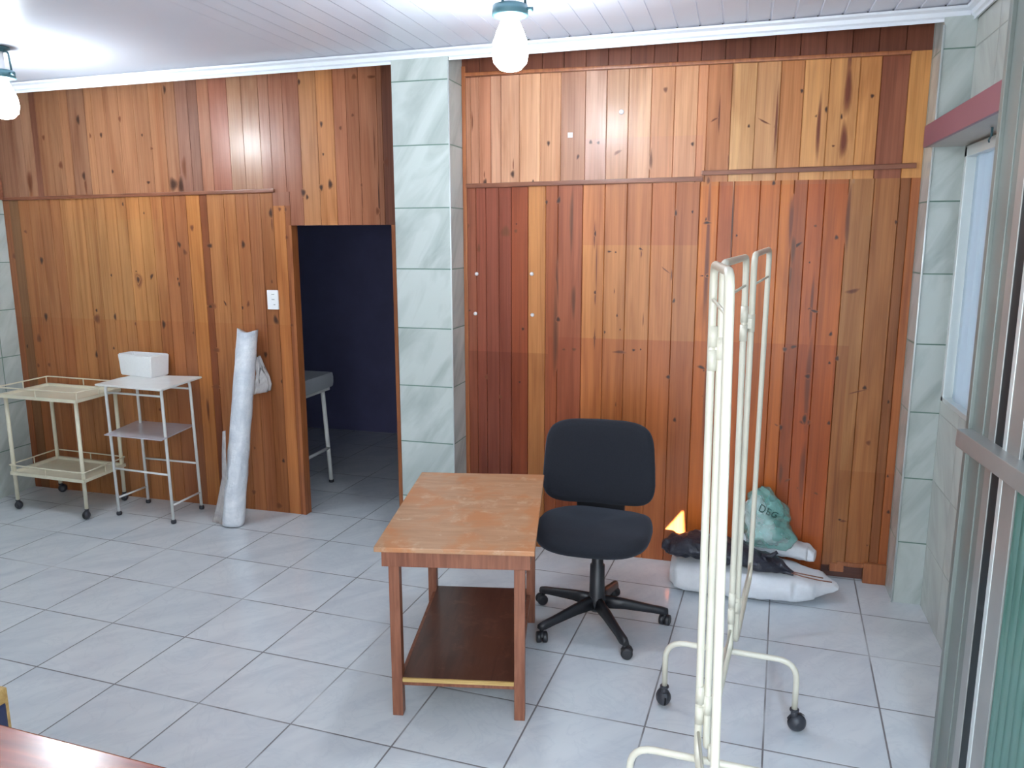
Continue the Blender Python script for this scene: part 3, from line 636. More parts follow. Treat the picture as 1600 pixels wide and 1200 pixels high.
bm = BM(); leafbox(bm, 0.285, 0.370, 0, 2.74, -0.06, 0.0); leafbox(bm, 1.15, 1.22, 0, 2.74, -0.06, 0.0); new_obj('stile', bm, M['alu'], t)
bm = BM(); leafbox(bm, 0.02, 1.22, 1.145, 1.20, -0.06, 0.045, 0.004); leafbox(bm, 0.37, 1.22, 0, 0.09, -0.05, 0); leafbox(bm, 0.37, 1.22, 2.66, 2.74, -0.05, 0)
new_obj('mid_rail', bm, M['alu'], t)
bm = BM(); n_ = 260
for i in range(n_):
    s0 = 0.37+0.78*i/n_; s1 = 0.37+0.78*(i+1)/n_
    fo = lambda s: -0.012+0.009*abs(math.sin(s*PI/0.045))
    a = D0+dn*s0+nn*fo(s0); b = D0+dn*s1+nn*fo(s1)
    quad(bm, [(a.x, a.y, 0.09), (b.x, b.y, 0.09), (b.x, b.y, 1.145), (a.x, a.y, 1.145)])
new_obj('fluted_pane', bm, M['fluted'], t)
bm = BM(); leafbox(bm, 0.37, 1.15, 1.20, 2.66, -0.012, -0.008, 0); new_obj('clear_pane', bm, M['clear_dark'], t)

# ------------------------------------------------------------------ ceiling lamps
def lamp(loc, label, bulb_mat, rz=0.3):
    t = thing('ceiling_lamp', label, 'lamp', loc, 'bare bulb ceiling lamps'); x, y, z = loc
    bm = BM(); lathe(bm, [(0.055, 0), (0.055, -0.008), (0.03, -0.016), (0.028, -0.022)][::-1], (x, y, z)); new_obj('ceiling_plate', bm, M['lamp_metal'], t)
    bm = BM()
    for k in range(3):
        a = rz+k*2*PI/3; dx, dy = math.cos(a), math.sin(a)
        tube(bm, [(x+dx*.02, y+dy*.02, z-.018), (x+dx*.05, y+dy*.05, z-.022), (x+dx*.058, y+dy*.058, z-.115)], 0.005, 8, rad=0.015)
    lathe(bm, [(0.05, -0.15), (0.068, -0.148), (0.066, -0.112), (0.05, -0.110)], (x, y, z), 24)
    tube(bm, [(x+.06, y, z-.128), (x+.088, y, z-.13)], 0.008, 8)
    new_obj('bracket', bm, M['lamp_metal'], t)
    bm = BM(); lathe(bm, [(0.02, -0.02), (0.024, -0.03), (0.024, -0.10), (0.03, -0.11)][::-1], (x, y, z), 18); new_obj('socket', bm, M['ceramic'], t)
    bm = BM(); lathe(bm, [(0.028, -0.15), (0.036, -0.17), (0.05, -0.20), (0.064, -0.24), (0.069, -0.28), (0.062, -0.315), (0.04, -0.338), (0.012, -0.346)][::-1], (x, y, z), 24); new_obj('bulb', bm, bulb_mat, t, True)
    return t
lamp((1.88, -0.177, zc(1.88)), 'bright bare bulb ceiling lamp in the middle, by the tiled pillar', M['bulb_lit'])
lamp((-0.875, 0.10, zc(-.875)), 'bare bulb ceiling lamp at the left edge, above the cream trolley', M['bulb_lit2'])

# ------------------------------------------------------------------ casters
def caster(parent, x, y, zt, name='caster', r=0.026, a=0.0, mat='rubber', twin=True, ball=False):
    """swivel caster touching the floor at (x, y); stem reaches up to zt"""
    bm = BM(); off = Vector((math.cos(a), math.sin(a), 0))*r*0.35; c = Vector((x, y, r))+off
    ax = Vector((-math.sin(a), math.cos(a), 0))
    R4 = Matrix.Translation(c) @ Matrix.Rotation(a, 4, 'Z')
    w_ = r*0.45
    if ball:
        for s in (-1, 1):
            lathe(bm, [(r*.35, r*.80), (r*.66, r*.62), (r*.86, r*.42), (r*.97, r*.20), (r, r*.06)][::s], None, 20, 'Y', 0, R4 @ (Matrix.Rotation(PI if s < 0 else 0, 4, 'Z')))
    for s in (() if ball else (-1, 1)):
        lathe(bm, [(r*.72, -w_), (r*.95, -w_*.8), (r, -w_*.3), (r, w_*.3), (r*.95, w_*.8), (r*.72, w_)], None, 20, 'Y', 0, R4 @ Matrix.Translation((0, s*(w_+r*.08), 0)))
    hood = [(r*1.12*math.cos(t_), 0, r*1.12*math.sin(t_)) for t_ in [PI*k/8 for k in range(1, 8)]]
    for q0, q1 in zip(hood, hood[1:]):
        m_ = R4; ww = r*0.18 if twin else r*.7
        quad(bm, [m_ @ Vector((q0[0], -ww, q0[2])), m_ @ Vector((q0[0], ww, q0[2])), m_ @ Vector((q1[0], ww, q1[2])), m_ @ Vector((q1[0], -ww, q1[2]))])
    box(bm, (c.x, c.y, r*1.15), (r*1.1, r*.5, r*0.5), a, r*.08)
    tube(bm, [(x, y, r*1.2), (x, y, zt)], r*0.36, 10)
    lathe(bm, [(r*.5, 0), (r*.5, .006)], (x, y, max(zt-.008, 0.03)), 12)
    recalc(bm)
    return new_obj(name, bm, M[mat], parent, False)

# ------------------------------------------------------------------ cream trolley
ox, oy = -1.55, 0.904
t = thing('trolley', 'cream metal two-tray trolley on casters against the pine wall at far left', 'trolley', (ox, oy, 0))
feet = {'fl': (-1.832, 0.735), 'fr': (-1.243, 0.712), 'bl': (-1.852, 1.105), 'br': (-1.268, 1.070)}
for i, (k, (x, y)) in enumerate(feet.items()):
    bm = BM(); tube(bm, [(x, y, 0.068), (x, y, 0.775)], 0.0125, 12); l = new_obj('leg', bm, M['cream'], t)
    caster(l, x, y, 0.07, r=0.029, a=[2.2, -1.3, 0.8, 2.5][i], ball=True)
def tray(z, ex, raise_, lip):
    bm = BM(); fl, fr, bl, br = [Vector((*feet[k], z)) for k in ('fl', 'fr', 'bl', 'br')]
    c = (fl+fr+bl+br)/4; P4 = []
    for p in (fl, fr, br, bl):
        d = p-c; P4.append(Vector((p.x+math.copysign(ex, d.x), p.y+math.copysign(min(ex, .02) if d.y > 0 else ex, d.y), z)))
    def loop(h, ins): 
        return [bm.verts.new(Vector((p.x-math.copysign(ins, (p-c).x), p.y-math.copysign(ins, (p-c).y), z+h))) for p in P4]
    a = loop(0, 0.0); b = loop(lip, 0.0); c1 = loop(lip, 0.022); d1 = loop(lip*.35, 0.03); e = loop(0, 0.03)
    for A, B in ((a, b), (b, c1), (c1, d1)):
        for i in range(4): bm.faces.new((A[i], A[(i+1) % 4], B[(i+1) % 4], B[i]))
    bm.faces.new(d1); bm.faces.new(a[::-1]); recalc(bm)
    o = new_obj('tray', bm, M['cream'], t)
    bm = BM(); rp = [Vector((p.x, p.y, z+raise_)) for p in [P4[0], P4[1], P4[2], P4[3]]]
    tube(bm, rp, 0.0045, 8, rad=0.012, closed=True)
    for i in range(4):
        m_ = (rp[i]+rp[(i+1) % 4])/2
        for q in (rp[i].lerp(m_, .06), m_): tube(bm, [(q.x, q.y, z+.01), (q.x, q.y, z+raise_)], 0.0035, 8)
    new_obj('rail', bm, M['cream'], o)
tray(0.772, 0.032, 0.068, 0.022)
tray(0.245, 0.018, 0.068, 0.022)

# ------------------------------------------------------------------ white side table with foam box
t = thing('side_table', 'white enamelled instrument table with a grey middle shelf, between trolley and bubble wrap roll', 'table', (-0.85, 0.93, 0))
ZT = 0.900
fp = {'fl': (-1.098, 0.828), 'fr': (-0.645, 0.792), 'br': (-0.650, 1.075), 'bl': (-1.085, 1.082)}
tp = {'fl': (-1.030, 0.775), 'fr': (-0.612, 0.752), 'br': (-0.655, 1.055), 'bl': (-1.055, 1.06)}
tp = {'fl': (-1.100, 0.815), 'fr': (-0.655, 0.790), 'br': (-0.662, 1.065), 'bl': (-1.085, 1.07)}
def leg_at(k, z):
    f = z/0.86; return Vector((fp[k][0]*(1-f)+tp[k][0]*f, fp[k][1]*(1-f)+tp[k][1]*f, z))
for a, b in (('fl', 'bl'), ('fr', 'br')):
    for k, o_ in ((a, b), (b, a)):
        m_ = (leg_at(a, ZT-.01)+leg_at(b, ZT-.01))/2
        bm = BM(); tube(bm, [leg_at(k, 0.022), leg_at(k, ZT-0.016), m_], 0.0095, 12, rad=[0, 0.045, 0]); l = new_obj('leg', bm, M['white'], t)
        p = leg_at(k, 0); bm = BM(); lathe(bm, [(0.013, 0), (0.017, 0.006), (0.017, 0.018), (0.012, 0.026)], (p.x, p.y, 0), 14); new_obj('foot', bm, M['rubber'], l)
for z, prs in ((0.825, (('fl', 'fr'), ('bl', 'br'))), (0.32, (('fl', 'fr'), ('bl', 'br'))), (0.118, (('fl', 'bl'), ('fr', 'br')))):
    for a, b in prs:
        bm = BM(); tube(bm, [leg_at(a, z), leg_at(b, z)], 0.0065, 10); new_obj('rung', bm, M['white'], t)
def plate(name, corners, z, th, mat, lip=False):
    bm = BM(); lo_ = [bm.verts.new((x, y, z-th)) for x, y in corners]; hi = [bm.verts.new((x, y, z)) for x, y in corners]
    bm.faces.new(hi); bm.faces.new(lo_[::-1])
    for i in range(4): bm.faces.new((lo_[i], lo_[(i+1) % 4], hi[(i+1) % 4], hi[i]))
    recalc(bm); bmesh.ops.bevel(bm, geom=list(bm.edges), offset=th*.3, segments=2, affect='EDGES'); return new_obj(name, bm, M[mat], t)
q = [onZ(x, y, ZT) for x, y in ((147, 600), (251, 609), (316, 588), (211, 585))]
plate('tabletop', [(p.x, min(p.y, 1.135)) for p in q], ZT, 0.012, 'white')
q = [onZ(x, y, 0.566) for x, y in ((162, 679), (252, 688), (306, 663), (214, 657))]
plate('shelf', [(p.x, min(p.y, 1.135)) for p in q], 0.566, 0.006, 'greyshelf')

t = thing('foam_box', 'small open white foam box standing on the white instrument table', 'box', (-0.98, 1.0, ZT))
A, B, Cc = [onZ(x, y, ZT+0.001) for x, y in ((186, 585), (237, 591.5), (267, 583))]
Cc = Vector((onY(267, 583, 1.125).x, 1.125, Cc.z)); A.y = min(A.y, 1.03); D_ = A+Cc-B; D_.y = min(D_.y, 1.145)
bot = [A, B, Cc, D_]; cen = sum(bot, Vector())/4
bm = BM(); h = 0.142
def ring(sc, z): return [bm.verts.new(Vector((cen.x+(p.x-cen.x)*sc, cen.y+(p.y-cen.y)*sc, ZT+z))) for p in bot]
r0 = ring(0.93, 0); r1 = ring(1.0, h); r2 = ring(0.86, h); r3 = ring(0.80, 0.03)
for a_, b_ in ((r0, r1), (r1, r2), (r2, r3)):
    for i in range(4): bm.faces.new((a_[i], a_[(i+1) % 4], b_[(i+1) % 4], b_[i]))
bm.faces.new(r0[::-1]); bm.faces.new(r3); recalc(bm); bmesh.ops.bevel(bm, geom=list(bm.edges), offset=0.006, segments=3, affect='EDGES')
new_obj('box_body', bm, M['foam'], t, True)

# ------------------------------------------------------------------ bubble wrap roll
t = thing('packing_roll', 'tall roll of bubble wrap leaning against the pine wall left of the doorway', 'roll', (-0.27, 0.86, 0))
a = Vector((-0.262, 0.872, 0.0)); b = Vector((-0.215, 1.085, 1.215))
bm = BM(); ax = (b-a); L_ = ax.length; ax.normalize(); u = ax.cross(Vector((0, 1, 0))).normalized(); v = ax.cross(u)
rings = []; NS, NR = 44, 70
for i in range(NR+1):
    f = i/NR; r = 0.067-0.004*f+0.0025*noise.noise((f*14, 0, 3)); ring_ = []
    for k in range(NS):
        th = 2*PI*k/NS; rr2 = r*(1+0.05*noise.noise((math.cos(th)*1.5, math.sin(th)*1.5, f*9))+0.02*noise.noise((math.cos(th)*5, math.sin(th)*5, f*40)))
        p = a+ax*(L_*f)+(u*math.cos(th)+v*math.sin(th))*rr2
        if i == NR: p += ax*0.012*math.sin(th*2+1)
        if p.z < 0.003: p.z = 0.003
        ring_.append(bm.verts.new(p))
    rings.append(ring_)
for i in range(NR):
    for k in range(NS): bm.faces.new((rings[i][k], rings[i][(k+1) % NS], rings[i+1][(k+1) % NS], rings[i+1][k])).smooth = True
bm.faces.new(rings[0][::-1])
top = [bm.verts.new(b+(u*math.cos(2*PI*k/NS)+v*math.sin(2*PI*k/NS))*0.022-ax*0.02) for k in range(NS)]
for k in range(NS): bm.faces.new((rings[-1][k], rings[-1][(k+1) % NS], top[(k+1) % NS], top[k])).smooth = True
bm.faces.new(top)
new_obj('wrap_layers', bm, M['bubble'], t)
def drape(name, pts_l, pts_r, mat, parent, amp=0.008, n=12):        # a crumpled thin sheet between two edge curves
    bm = BM(); m_ = len(pts_l); grid = []
    for i in range(m_):
        row = []
        for j in range(n+1):
            p = Vector(pts_l[i]).lerp(Vector(pts_r[i]), j/n)
            p = p+Vector((0, 1, 0))*amp*noise.noise((i*0.9, j*0.8, 5))*2+Vector((1, 0, 0))*amp*noise.noise((i*0.7, j*1.1, 9))
            row.append(bm.verts.new(p))
        grid.append(row)
    for i in range(m_-1):
        for j in range(n): bm.faces.new((grid[i][j], grid[i][j+1], grid[i+1][j+1], grid[i+1][j])).smooth = True
    o = new_obj(name, bm, M[mat], parent); mo = o.modifiers.new('thick', 'SOLIDIFY'); mo.thickness = 0.0012; return o
drape('loose_flap', [(-0.262, 0.86, 0.62), (-0.27, 0.86, 0.45), (-0.28, 0.86, 0.28), (-0.285, 0.86, 0.14), (-0.30, 0.85, 0.004)],
      [(-0.315, 0.90, 0.60), (-0.335, 0.90, 0.45), (-0.345, 0.90, 0.30), (-0.38, 0.89, 0.15), (-0.425, 0.88, 0.004)], 'bag_clear', t)
# crumpled clear bag behind the roll
t2 = thing('plastic_bag', 'small clear plastic bag hanging behind the top of the bubble wrap roll', 'bag', (-0.09, 1.11, 0.9))
bm = BM(); rows = []
P0 = [onY(x, y, 1.11) for x, y in ((404, 556), (404, 570), (402, 585), (400, 600), (399, 614))]; P1 = [onY(x, y, 1.13) for x, y in ((407, 556), (414, 572), (420, 586), (425, 600), (424, 610))]
drape('bag_film', P0, P1, 'bag_clear', t2, 0.012, 14)
drape('bag_film', [p+Vector((.004, -.03, -.004)) for p in P0], [p+Vector((-.008, -.02, -.006)) for p in P1], 'bag_clear', t2, 0.016, 14)

# ------------------------------------------------------------------ outlet, plugs and stickers
t = thing('wall_outlet', 'white wall outlet plate on the pine boards left of the doorway', 'outlet', (-0.067, YB_L, 1.35))
bm = BM(); box(bm, (-0.067, YB_L-0.006, 1.408), (0.078, 0.012, 0.122), 0, 0.005); new_obj('cover_plate', bm, M['outlet'], t, True)
for k in range(3):
    bm = BM(); box(bm, (-0.067+(0.012 if k == 0 else 0.004), YB_L-0.0122, 1.378+k*0.032), (0.020 if k else 0.012, 0.001, 0.003), 0); new_obj('socket', bm, M['slot'], t)
for i, (px, py, lab) in enumerate(((745, 428, 'upper left'), (831, 428, 'upper right'), (743, 490, 'lower left'), (832, 492, 'lower right'))):
    p = onY(px, py, YR); bm = BM(); lathe(bm, [(0.011, 0), (0.010, 0.006), (0.004, 0.008)], None, 14, 'Y', 0, Matrix.Translation((p.x, YR, p.z)) @ Matrix.Rotation(PI, 4, 'Z'))
    recalc(bm); tag(new_obj('wall_plug', bm, M['ceramic']), lab+' of the four round white plugs in the boards beside the tiled pillar', 'wall plug', 'white wall plugs')
p = onY(891, 211, YR); bm = BM(); box(bm, (p.x, YR-0.0012, p.z), (0.026, 0.002, 0.026)); box(bm, (p.x, YR-0.0025, p.z), (0.010, 0.001, 0.010)); tag(new_obj('sticker', bm, M['ceramic']), 'small square white sticker high on the right pine wall', 'sticker')
p = onY(971, 175, YR); bm = BM(); lathe(bm, [(0.013, 0), (0.013, 0.002), (0.008, 0.004)], None, 14, 'Y', 0, Matrix.Translation((p.x, YR, p.z)) @ Matrix.Rotation(PI, 4, 'Z')); recalc(bm)
tag(new_obj('sticker', bm, M['ceramic']), 'small round white sticker high on the right pine wall', 'sticker')

# ------------------------------------------------------------------ exam couch in the dark room
t = thing('exam_couch', 'white tube examination couch with grey cushion in the dark room behind the doorway', 'couch', (-1.0, 1.62, 0))
bm = BM(); box(bm, (-0.99, 1.60, 0.775), (1.84, 0.60, 0.115), 0, 0.04); new_obj('cushion', bm, M['vinyl'], t, True)
bm = BM(); box(bm, (-0.99, 1.60, 0.707), (1.78, 0.56, 0.024), 0, 0.005); new_obj('couch_frame', bm, M['white'], t)
for x, y in ((-0.125, 1.85), (-0.125, 1.36), (-1.85, 1.85), (-1.85, 1.36)):
    bm = BM(); s = 1 if x > -1 else -1; tube(bm, [(x+s*.02, y, 0.012), (x-s*.02, y, 0.70)], 0.0155, 12); l = new_obj('leg', bm, M['white'], t)
    bm = BM(); lathe(bm, [(0.018, 0), (0.018, 0.02)], (x+s*.02, y, 0), 12); new_obj('foot', bm, M['rubber'], l)
for x in (-0.115, -1.86):
    bm = BM(); tube(bm, [(x, 1.85, 0.262), (x, 1.36, 0.262)], 0.012, 10); new_obj('stretcher', bm, M['white'], t)

# ------------------------------------------------------------------ wooden desk
TH = math.radians(11.7); dc = Vector((1.730, -0.271, 0))
def dl(x, y, z=0): return Vector((dc.x+x*math.cos(TH)-y*math.sin(TH), dc.y+x*math.sin(TH)+y*math.cos(TH), z))
t = thing('wooden_desk', 'small worn wooden table with stained top and dark shelf, left of the office chair', 'table', (dc.x, dc.y, 0))
def dbox(name, x, y, z, s, mat, bev=0.003, par=t):
    # built around its own origin so the grain runs with the piece
    me = BM(); box(me, (0, 0, 0), s, 0, bev); o = new_obj(name, me, M[mat]); p = dl(x, y, z)
    o.location = p; o.rotation_euler = (0, 0, TH); o.parent = par; o.matrix_parent_inverse = Matrix.Translation(-par.location); return o
dbox('tabletop', 0, 0, 0.6905, (0.58, 0.925, 0.019), 'desk_top', 0.004)
LX, YFt, YBk = 0.232, -0.385, 0.385
for x in (-LX, LX):
    dbox('leg', x, YFt, 0.34, (0.040, 0.044, 0.68), 'desk_leg'); dbox('leg', x, YBk, 0.34, (0.040, 0.044, 0.68), 'desk_leg')
dbox('apron', 0, YFt-0.030, 0.645, (0.545, 0.016, 0.070), 'desk_leg'); dbox('apron', 0, YBk+0.030, 0.645, (0.545, 0.016, 0.070), 'desk_leg')
dbox('apron', -LX-0.030, 0, 0.645, (0.018, 0.80, 0.068), 'desk_leg'); dbox('apron', LX+0.030, 0, 0.645, (0.018, 0.80, 0.068), 'desk_leg')
dbox('shelf', 0, 0.0, 0.150, (0.424, 0.80, 0.014), 'desk_shelf', 0.001)
dbox('shelf_edge', 0, -0.404, 0.149, (0.422, 0.008, 0.015), 'raw', 0.001)
dbox('shelf_support', 0, YFt+0.01, 0.128, (0.424, 0.018, 0.028), 'desk_leg', 0.001); dbox('shelf_support', 0, YBk-0.01, 0.128, (0.424, 0.018, 0.028), 'desk_leg', 0.001)
dbox('shelf_support', -0.222, 0, 0.128, (0.018, 0.73, 0.028), 'desk_leg', 0.001); dbox('shelf_support', 0.222, 0, 0.128, (0.018, 0.73, 0.028), 'desk_leg', 0.001)

# ------------------------------------------------------------------ office chair
H = Vector((2.185, 0.205, 0))
t = thing('office_chair', 'armless black fabric office chair on a five-star base beside the wooden desk', 'chair', (H.x, H.y, 0))
cps = [(1.893, 0.348), (1.975, -0.018), (2.355, -0.055), (2.492, 0.282), (2.225, 0.51)]
for x, y in cps:
    d = Vector((x-H.x, y-H.y, 0)); L_ = d.length; d.normalize(); sdv = Vector((-d.y, d.x, 0)); bm = BM(); secs = []
    for f, zc_, hw, hh in ((0.10, 0.118, 0.024, 0.030), (0.4, 0.108, 0.021, 0.024), (0.8, 0.085, 0.018, 0.018), (0.97, 0.076, 0.021, 0.016), (1.05, 0.072, 0.014, 0.012)):
        c = H+d*L_*f; secs.append([bm.verts.new(c+sdv*a_*hw+Vector((0, 0, zc_+b_*hh))) for a_, b_ in ((-1, -.8), (-.75, .6), (-.35, 1), (.35, 1), (.75, .6), (1, -.8))])
    for A_, B_ in zip(secs, secs[1:]):
        for i in range(6): bm.faces.new((A_[i], A_[(i+1) % 6], B_[(i+1) % 6], B_[i])).smooth = True
    bm.faces.new(secs[0][::-1]); bm.faces.new(secs[-1]); recalc(bm)
    l = new_obj('base_arm', bm, M['plastic_blk'], t); caster(l, x, y, 0.07, r=0.026, a=math.atan2(d.y, d.x)+1.1, mat='plastic_blk')
bm = BM(); lathe(bm, [(0.030, 0.075), (0.040, 0.09), (0.042, 0.14), (0.036, 0.155), (0.034, 0.30), (0.027, 0.305), (0.026, 0.40), (0.05, 0.42), (0.05, 0.435)], (H.x, H.y, 0), 24); new_obj('gas_column', bm, M['plastic_blk'], t)
CR = math.radians(2.0)
def cl(x, y, z): return Vector((H.x-0.028+x*math.cos(CR)-y*math.sin(CR), H.y+x*math.sin(CR)+y*math.cos(CR), z))
def pad(name, wfun, n, m_, face, mat, par):
    """closed cushion: superellipse outline swept through its thickness"""
    bm = BM(); rings = []
    for zi, (sc, off) in enumerate(((0.0, -1.0), (0.5, -1.0), (0.86, -0.92), (0.97, -0.6), (1.0, 0), (0.97, 0.6), (0.86, 0.92), (0.5, 1.0), (0.0, 1.0))):
        rg = []
        for k in range(n if sc else 1):
            th = 2*PI*k/n; rg.append(bm.verts.new(face(th, sc, off)))
        rings.append(rg)
    for A_, B_ in zip(rings, rings[1:]):
        for k in range(n):
            if len(A_) == 1: bm.faces.new((A_[0], B_[(k+1) % n], B_[k]))
            elif len(B_) == 1: bm.faces.new((A_[k], A_[(k+1) % n], B_[0]))
            else: bm.faces.new((A_[k], A_[(k+1) % n], B_[(k+1) % n], B_[k]))
    recalc(bm); o = new_obj(name, bm, M[mat], par)
    for p in o.data.polygons: p.use_smooth = True
    return o
def se(th, a, b, e): c_, s_ = math.cos(th), math.sin(th); return a*math.copysign(abs(c_)**(2/e), c_), b*math.copysign(abs(s_)**(2/e), s_)
def seat_face(th, sc, off):
    x, y = se(th, 0.264, 0.235, 3.6); 
    if y > 0: x *= 1-0.16*(y/0.235)**2
    x *= sc; y *= sc
    z = 0.468+off*0.040+0.012*(x/0.25)**2-0.022*max(0, -y/0.23)**3+(0.010*noise.noise((x*6, y*6, 2)) if off > 0 else 0)
    return cl(x+0.012, y-0.005, z)
pad('seat', None, 48, None, seat_face, 'fabric', t)
def back_face(th, sc, off):
    x, z = se(th, 0.280, 0.205, 5.0); w_ = 1-0.10*((z+0.205)/0.41)
    if z < -0.05: w_ *= 1-0.06*((-0.05-z)/0.155)**2
    x *= w_*sc; z *= sc
    yy = 0.235+0.050*(1-(z/0.205)**2)*0.25-0.06*(x/0.26)**2+0.10*(z/0.41)*0.35+off*0.034
    return cl(x, yy, 0.728+z)
pad('backrest', None, 56, None, back_face, 'fabric', t)
bm = BM(); box(bm, cl(0, 0.29, 0.50), (0.24, 0.025, 0.16), CR, 0.01); box(bm, cl(0, 0.17, 0.432), (0.09, 0.26, 0.018), CR, 0.006); new_obj('back_bracket', bm, M['plastic_blk'], t)
bm = BM(); tube(bm, [cl(0.05, 0, 0.43), cl(0.20, 0.02, 0.425), cl(0.235, 0.02, 0.42)], 0.006, 8); new_obj('lever', bm, M['plastic_blk'], t)

# ------------------------------------------------------------------ folding screen
t = thing('folding_screen', 'bare ivory tube frame of a folding privacy screen on casters, without its cloth', 'screen', (2.76, -0.6, 0))
RT_ = 0.0108
pan = [((2.706, -1.06), (2.764, -1.53), 1.722, 1.722), ((2.730, -1.055), (2.788, -0.405), 1.724, 1.726), ((2.806, -0.375), (2.862, 0.25), 1.732, 1.742)]
tops = [((2.693, -1.06), (2.741, -1.53)), ((2.716, -1.055), (2.776, -0.405)), ((2.802, -0.375), (2.868, 0.25))]
for i, ((a2, b2, za2, zb3), (ta, tb)) in enumerate(zip(pan, tops)):
    bm = BM(); z0 = 0.30
    pts = [(*a2, z0), (*ta, za2), (*tb, zb3), (*b2, z0)]
    tube(bm, pts, RT_, 14, rad=0.055, closed=True)
    o = new_obj('panel_frame', bm, M['screen'], t)
    for z in (1.63, 0.37):
        bm = BM()
        f = (z-z0)/(za2-z0); A_ = Vector((*a2, 0)).lerp(Vector((*ta, 0)), f); B_ = Vector((*b2, 0)).lerp(Vector((*tb, 0)), f)
        tube(bm, [(A_.x, A_.y, z), (B_.x, B_.y, z)], 0.0045, 8)
        new_obj('cloth_rod', bm, M['screen'], o)
for (ax_, ay, bx, by, tax, tbx) in ((2.708, -1.06, 2.730, -1.055, 2.696, 2.716), (2.788, -0.405, 2.806, -0.375, 2.776, 2.802)):
    for z in (1.50, 0.455):
        f = (z-0.3)/1.42; xa_, xb_ = ax_*(1-f)+tax*f, bx*(1-f)+tbx*f
        bm = BM()
        for dz in (-0.032, 0.032):
            tube(bm, [(xa_, ay, z+dz-0.028), (xa_, ay, z+dz+0.028)], RT_+0.002, 14)
        box(bm, ((xa_+xb_)/2, (ay+by)/2, z), (abs(xb_-xa_)+0.004, 0.014, 0.036), 0, 0.002)
        tube(bm, [(xb_, by, z-0.03), (xb_, by, z+0.03)], RT_+0.002, 14)
        new_obj('hinge', bm, M['screen'], t)
for (cx_, cy_, hw, an) in ((2.790, -0.39, 0.237, -0.055), (2.745, -1.06, 0.237, -0.045)):
    d = Vector((math.cos(an), math.sin(an), 0)); c = Vector((cx_, cy_, 0)); zb4 = 0.275
    A_ = c-d*hw; B_ = c+d*hw; bm = BM()
    tube(bm, [(A_.x, A_.y, 0.085), (A_.x, A_.y, zb4), (B_.x, B_.y, zb4), (B_.x, B_.y, 0.085)], RT_, 14, rad=[0, 0.075, 0.075, 0])
    tube(bm, [(c.x, c.y, zb4), (c.x, c.y, 0.33)], RT_*.9, 12)
    o = new_obj('foot', bm, M['screen'], t)
    for p, aa in ((A_, 1.9), (B_, 0.3)): caster(o, p.x, p.y, 0.09, r=0.034, a=aa, ball=True)

# ------------------------------------------------------------------ sacks and bags in the corner
def blob(name, secs, mat, parent=None, n=36, e=2.6, amp=0.012, fr=9, seed=0, zmin=0.003, ymax=None, taper_end=True):
    """soft bag lofted through sections (centre, half width across, half height)"""
    S = []
    M_ = 6
    for i in range(len(secs)-1):
        for k in range(M_):
            f = k/M_; f = f*f*(3-2*f)*.5+f*.5; a_, b_ = secs[i], secs[i+1]
            S.append((Vector(a_[0]).lerp(Vector(b_[0]), f), a_[1]*(1-f)+b_[1]*f, a_[2]*(1-f)+b_[2]*f))
    S.append((Vector(secs[-1][0]), secs[-1][1], secs[-1][2]))
    bm = BM(); rings = []
    for i, (c, hw, hh) in enumerate(S):
        d = (S[min(i+1, len(S)-1)][0]-S[max(i-1, 0)][0]).normalized()
        if abs(d.z) > 0.8: sd_, ud = Vector((1, 0, 0)), Vector((0, 1, 0))
        else:
            sd_ = Vector((-d.y, d.x, 0)).normalized(); ud = Vector((0, 0, 1))
        rg = []
        for k in range(n):
            th = 2*PI*k/n; a_, b_ = se(th, hw, hh, e); p = c+sd_*a_+ud*b_
            nv = (p-c); nl = nv.length or 1; nv = nv/nl
            q = p*fr+Vector((seed, seed*2, 0)); dsp = amp*(noise.noise(q)+0.6*noise.noise(q*2.3)-0.8*abs(noise.noise(q*1.6+Vector((4, 1, 2)))))
            p = p+nv*dsp*min(1, nl/0.03)
            if p.z < zmin: p.z = zmin
            if ymax and p.y > ymax: p.y = ymax
            rg.append(bm.verts.new(p))
        rings.append(rg)
    for A_, B_ in zip(rings, rings[1:]):
        for k in range(n): bm.faces.new((A_[k], A_[(k+1) % n], B_[(k+1) % n], B_[k])).smooth = True
    bm.faces.new(rings[0][::-1]); bm.faces.new(rings[-1]); recalc(bm)
    return new_obj(name, bm, M[mat], parent)
sack = blob('white_sack', [((2.478, 0.80, 0.070), 0.10, 0.05), ((2.51, 0.80, 0.078), 0.155, 0.072), ((2.70, 0.79, 0.082), 0.185, 0.080), ((2.92, 0.80, 0.078), 0.185, 0.078), ((3.08, 0.80, 0.070), 0.165, 0.070), ((3.20, 0.785, 0.066), 0.11, 0.050), ((3.285, 0.76, 0.075), 0.035, 0.018), ((3.30, 0.755, 0.075), 0.012, 0.008)], 'sack', amp=0.014, fr=7, seed=1, e=3.4)
tag(sack, 'flat stuffed white woven sack lying on the floor in the right corner', 'sack')
s2 = blob('white_sack', [((2.80, 0.945, 0.195), 0.035, 0.02), ((2.86, 0.945, 0.195), 0.06, 0.038), ((3.02, 0.95, 0.188), 0.065, 0.045), ((3.16, 0.95, 0.175), 0.06, 0.040), ((3.20, 0.94, 0.165), 0.04, 0.025)], 'sack', amp=0.016, fr=11, seed=8, e=2.6, ymax=1.035)
tag(s2, 'smaller crumpled white sack behind the black bag, under the green bag', 'sack')
blk = blob('bin_bag', [((2.43, 0.78, 0.205), 0.03, 0.018), ((2.48, 0.78, 0.205), 0.10, 0.045), ((2.60, 0.77, 0.225), 0.125, 0.060), ((2.76, 0.75, 0.215), 0.12, 0.055), ((2.90, 0.73, 0.195), 0.095, 0.045), ((3.02, 0.71, 0.170), 0.05, 0.032), ((3.08, 0.695, 0.155), 0.018, 0.014)], 'bag_black', amp=0.022, fr=14, seed=3, e=2.2)
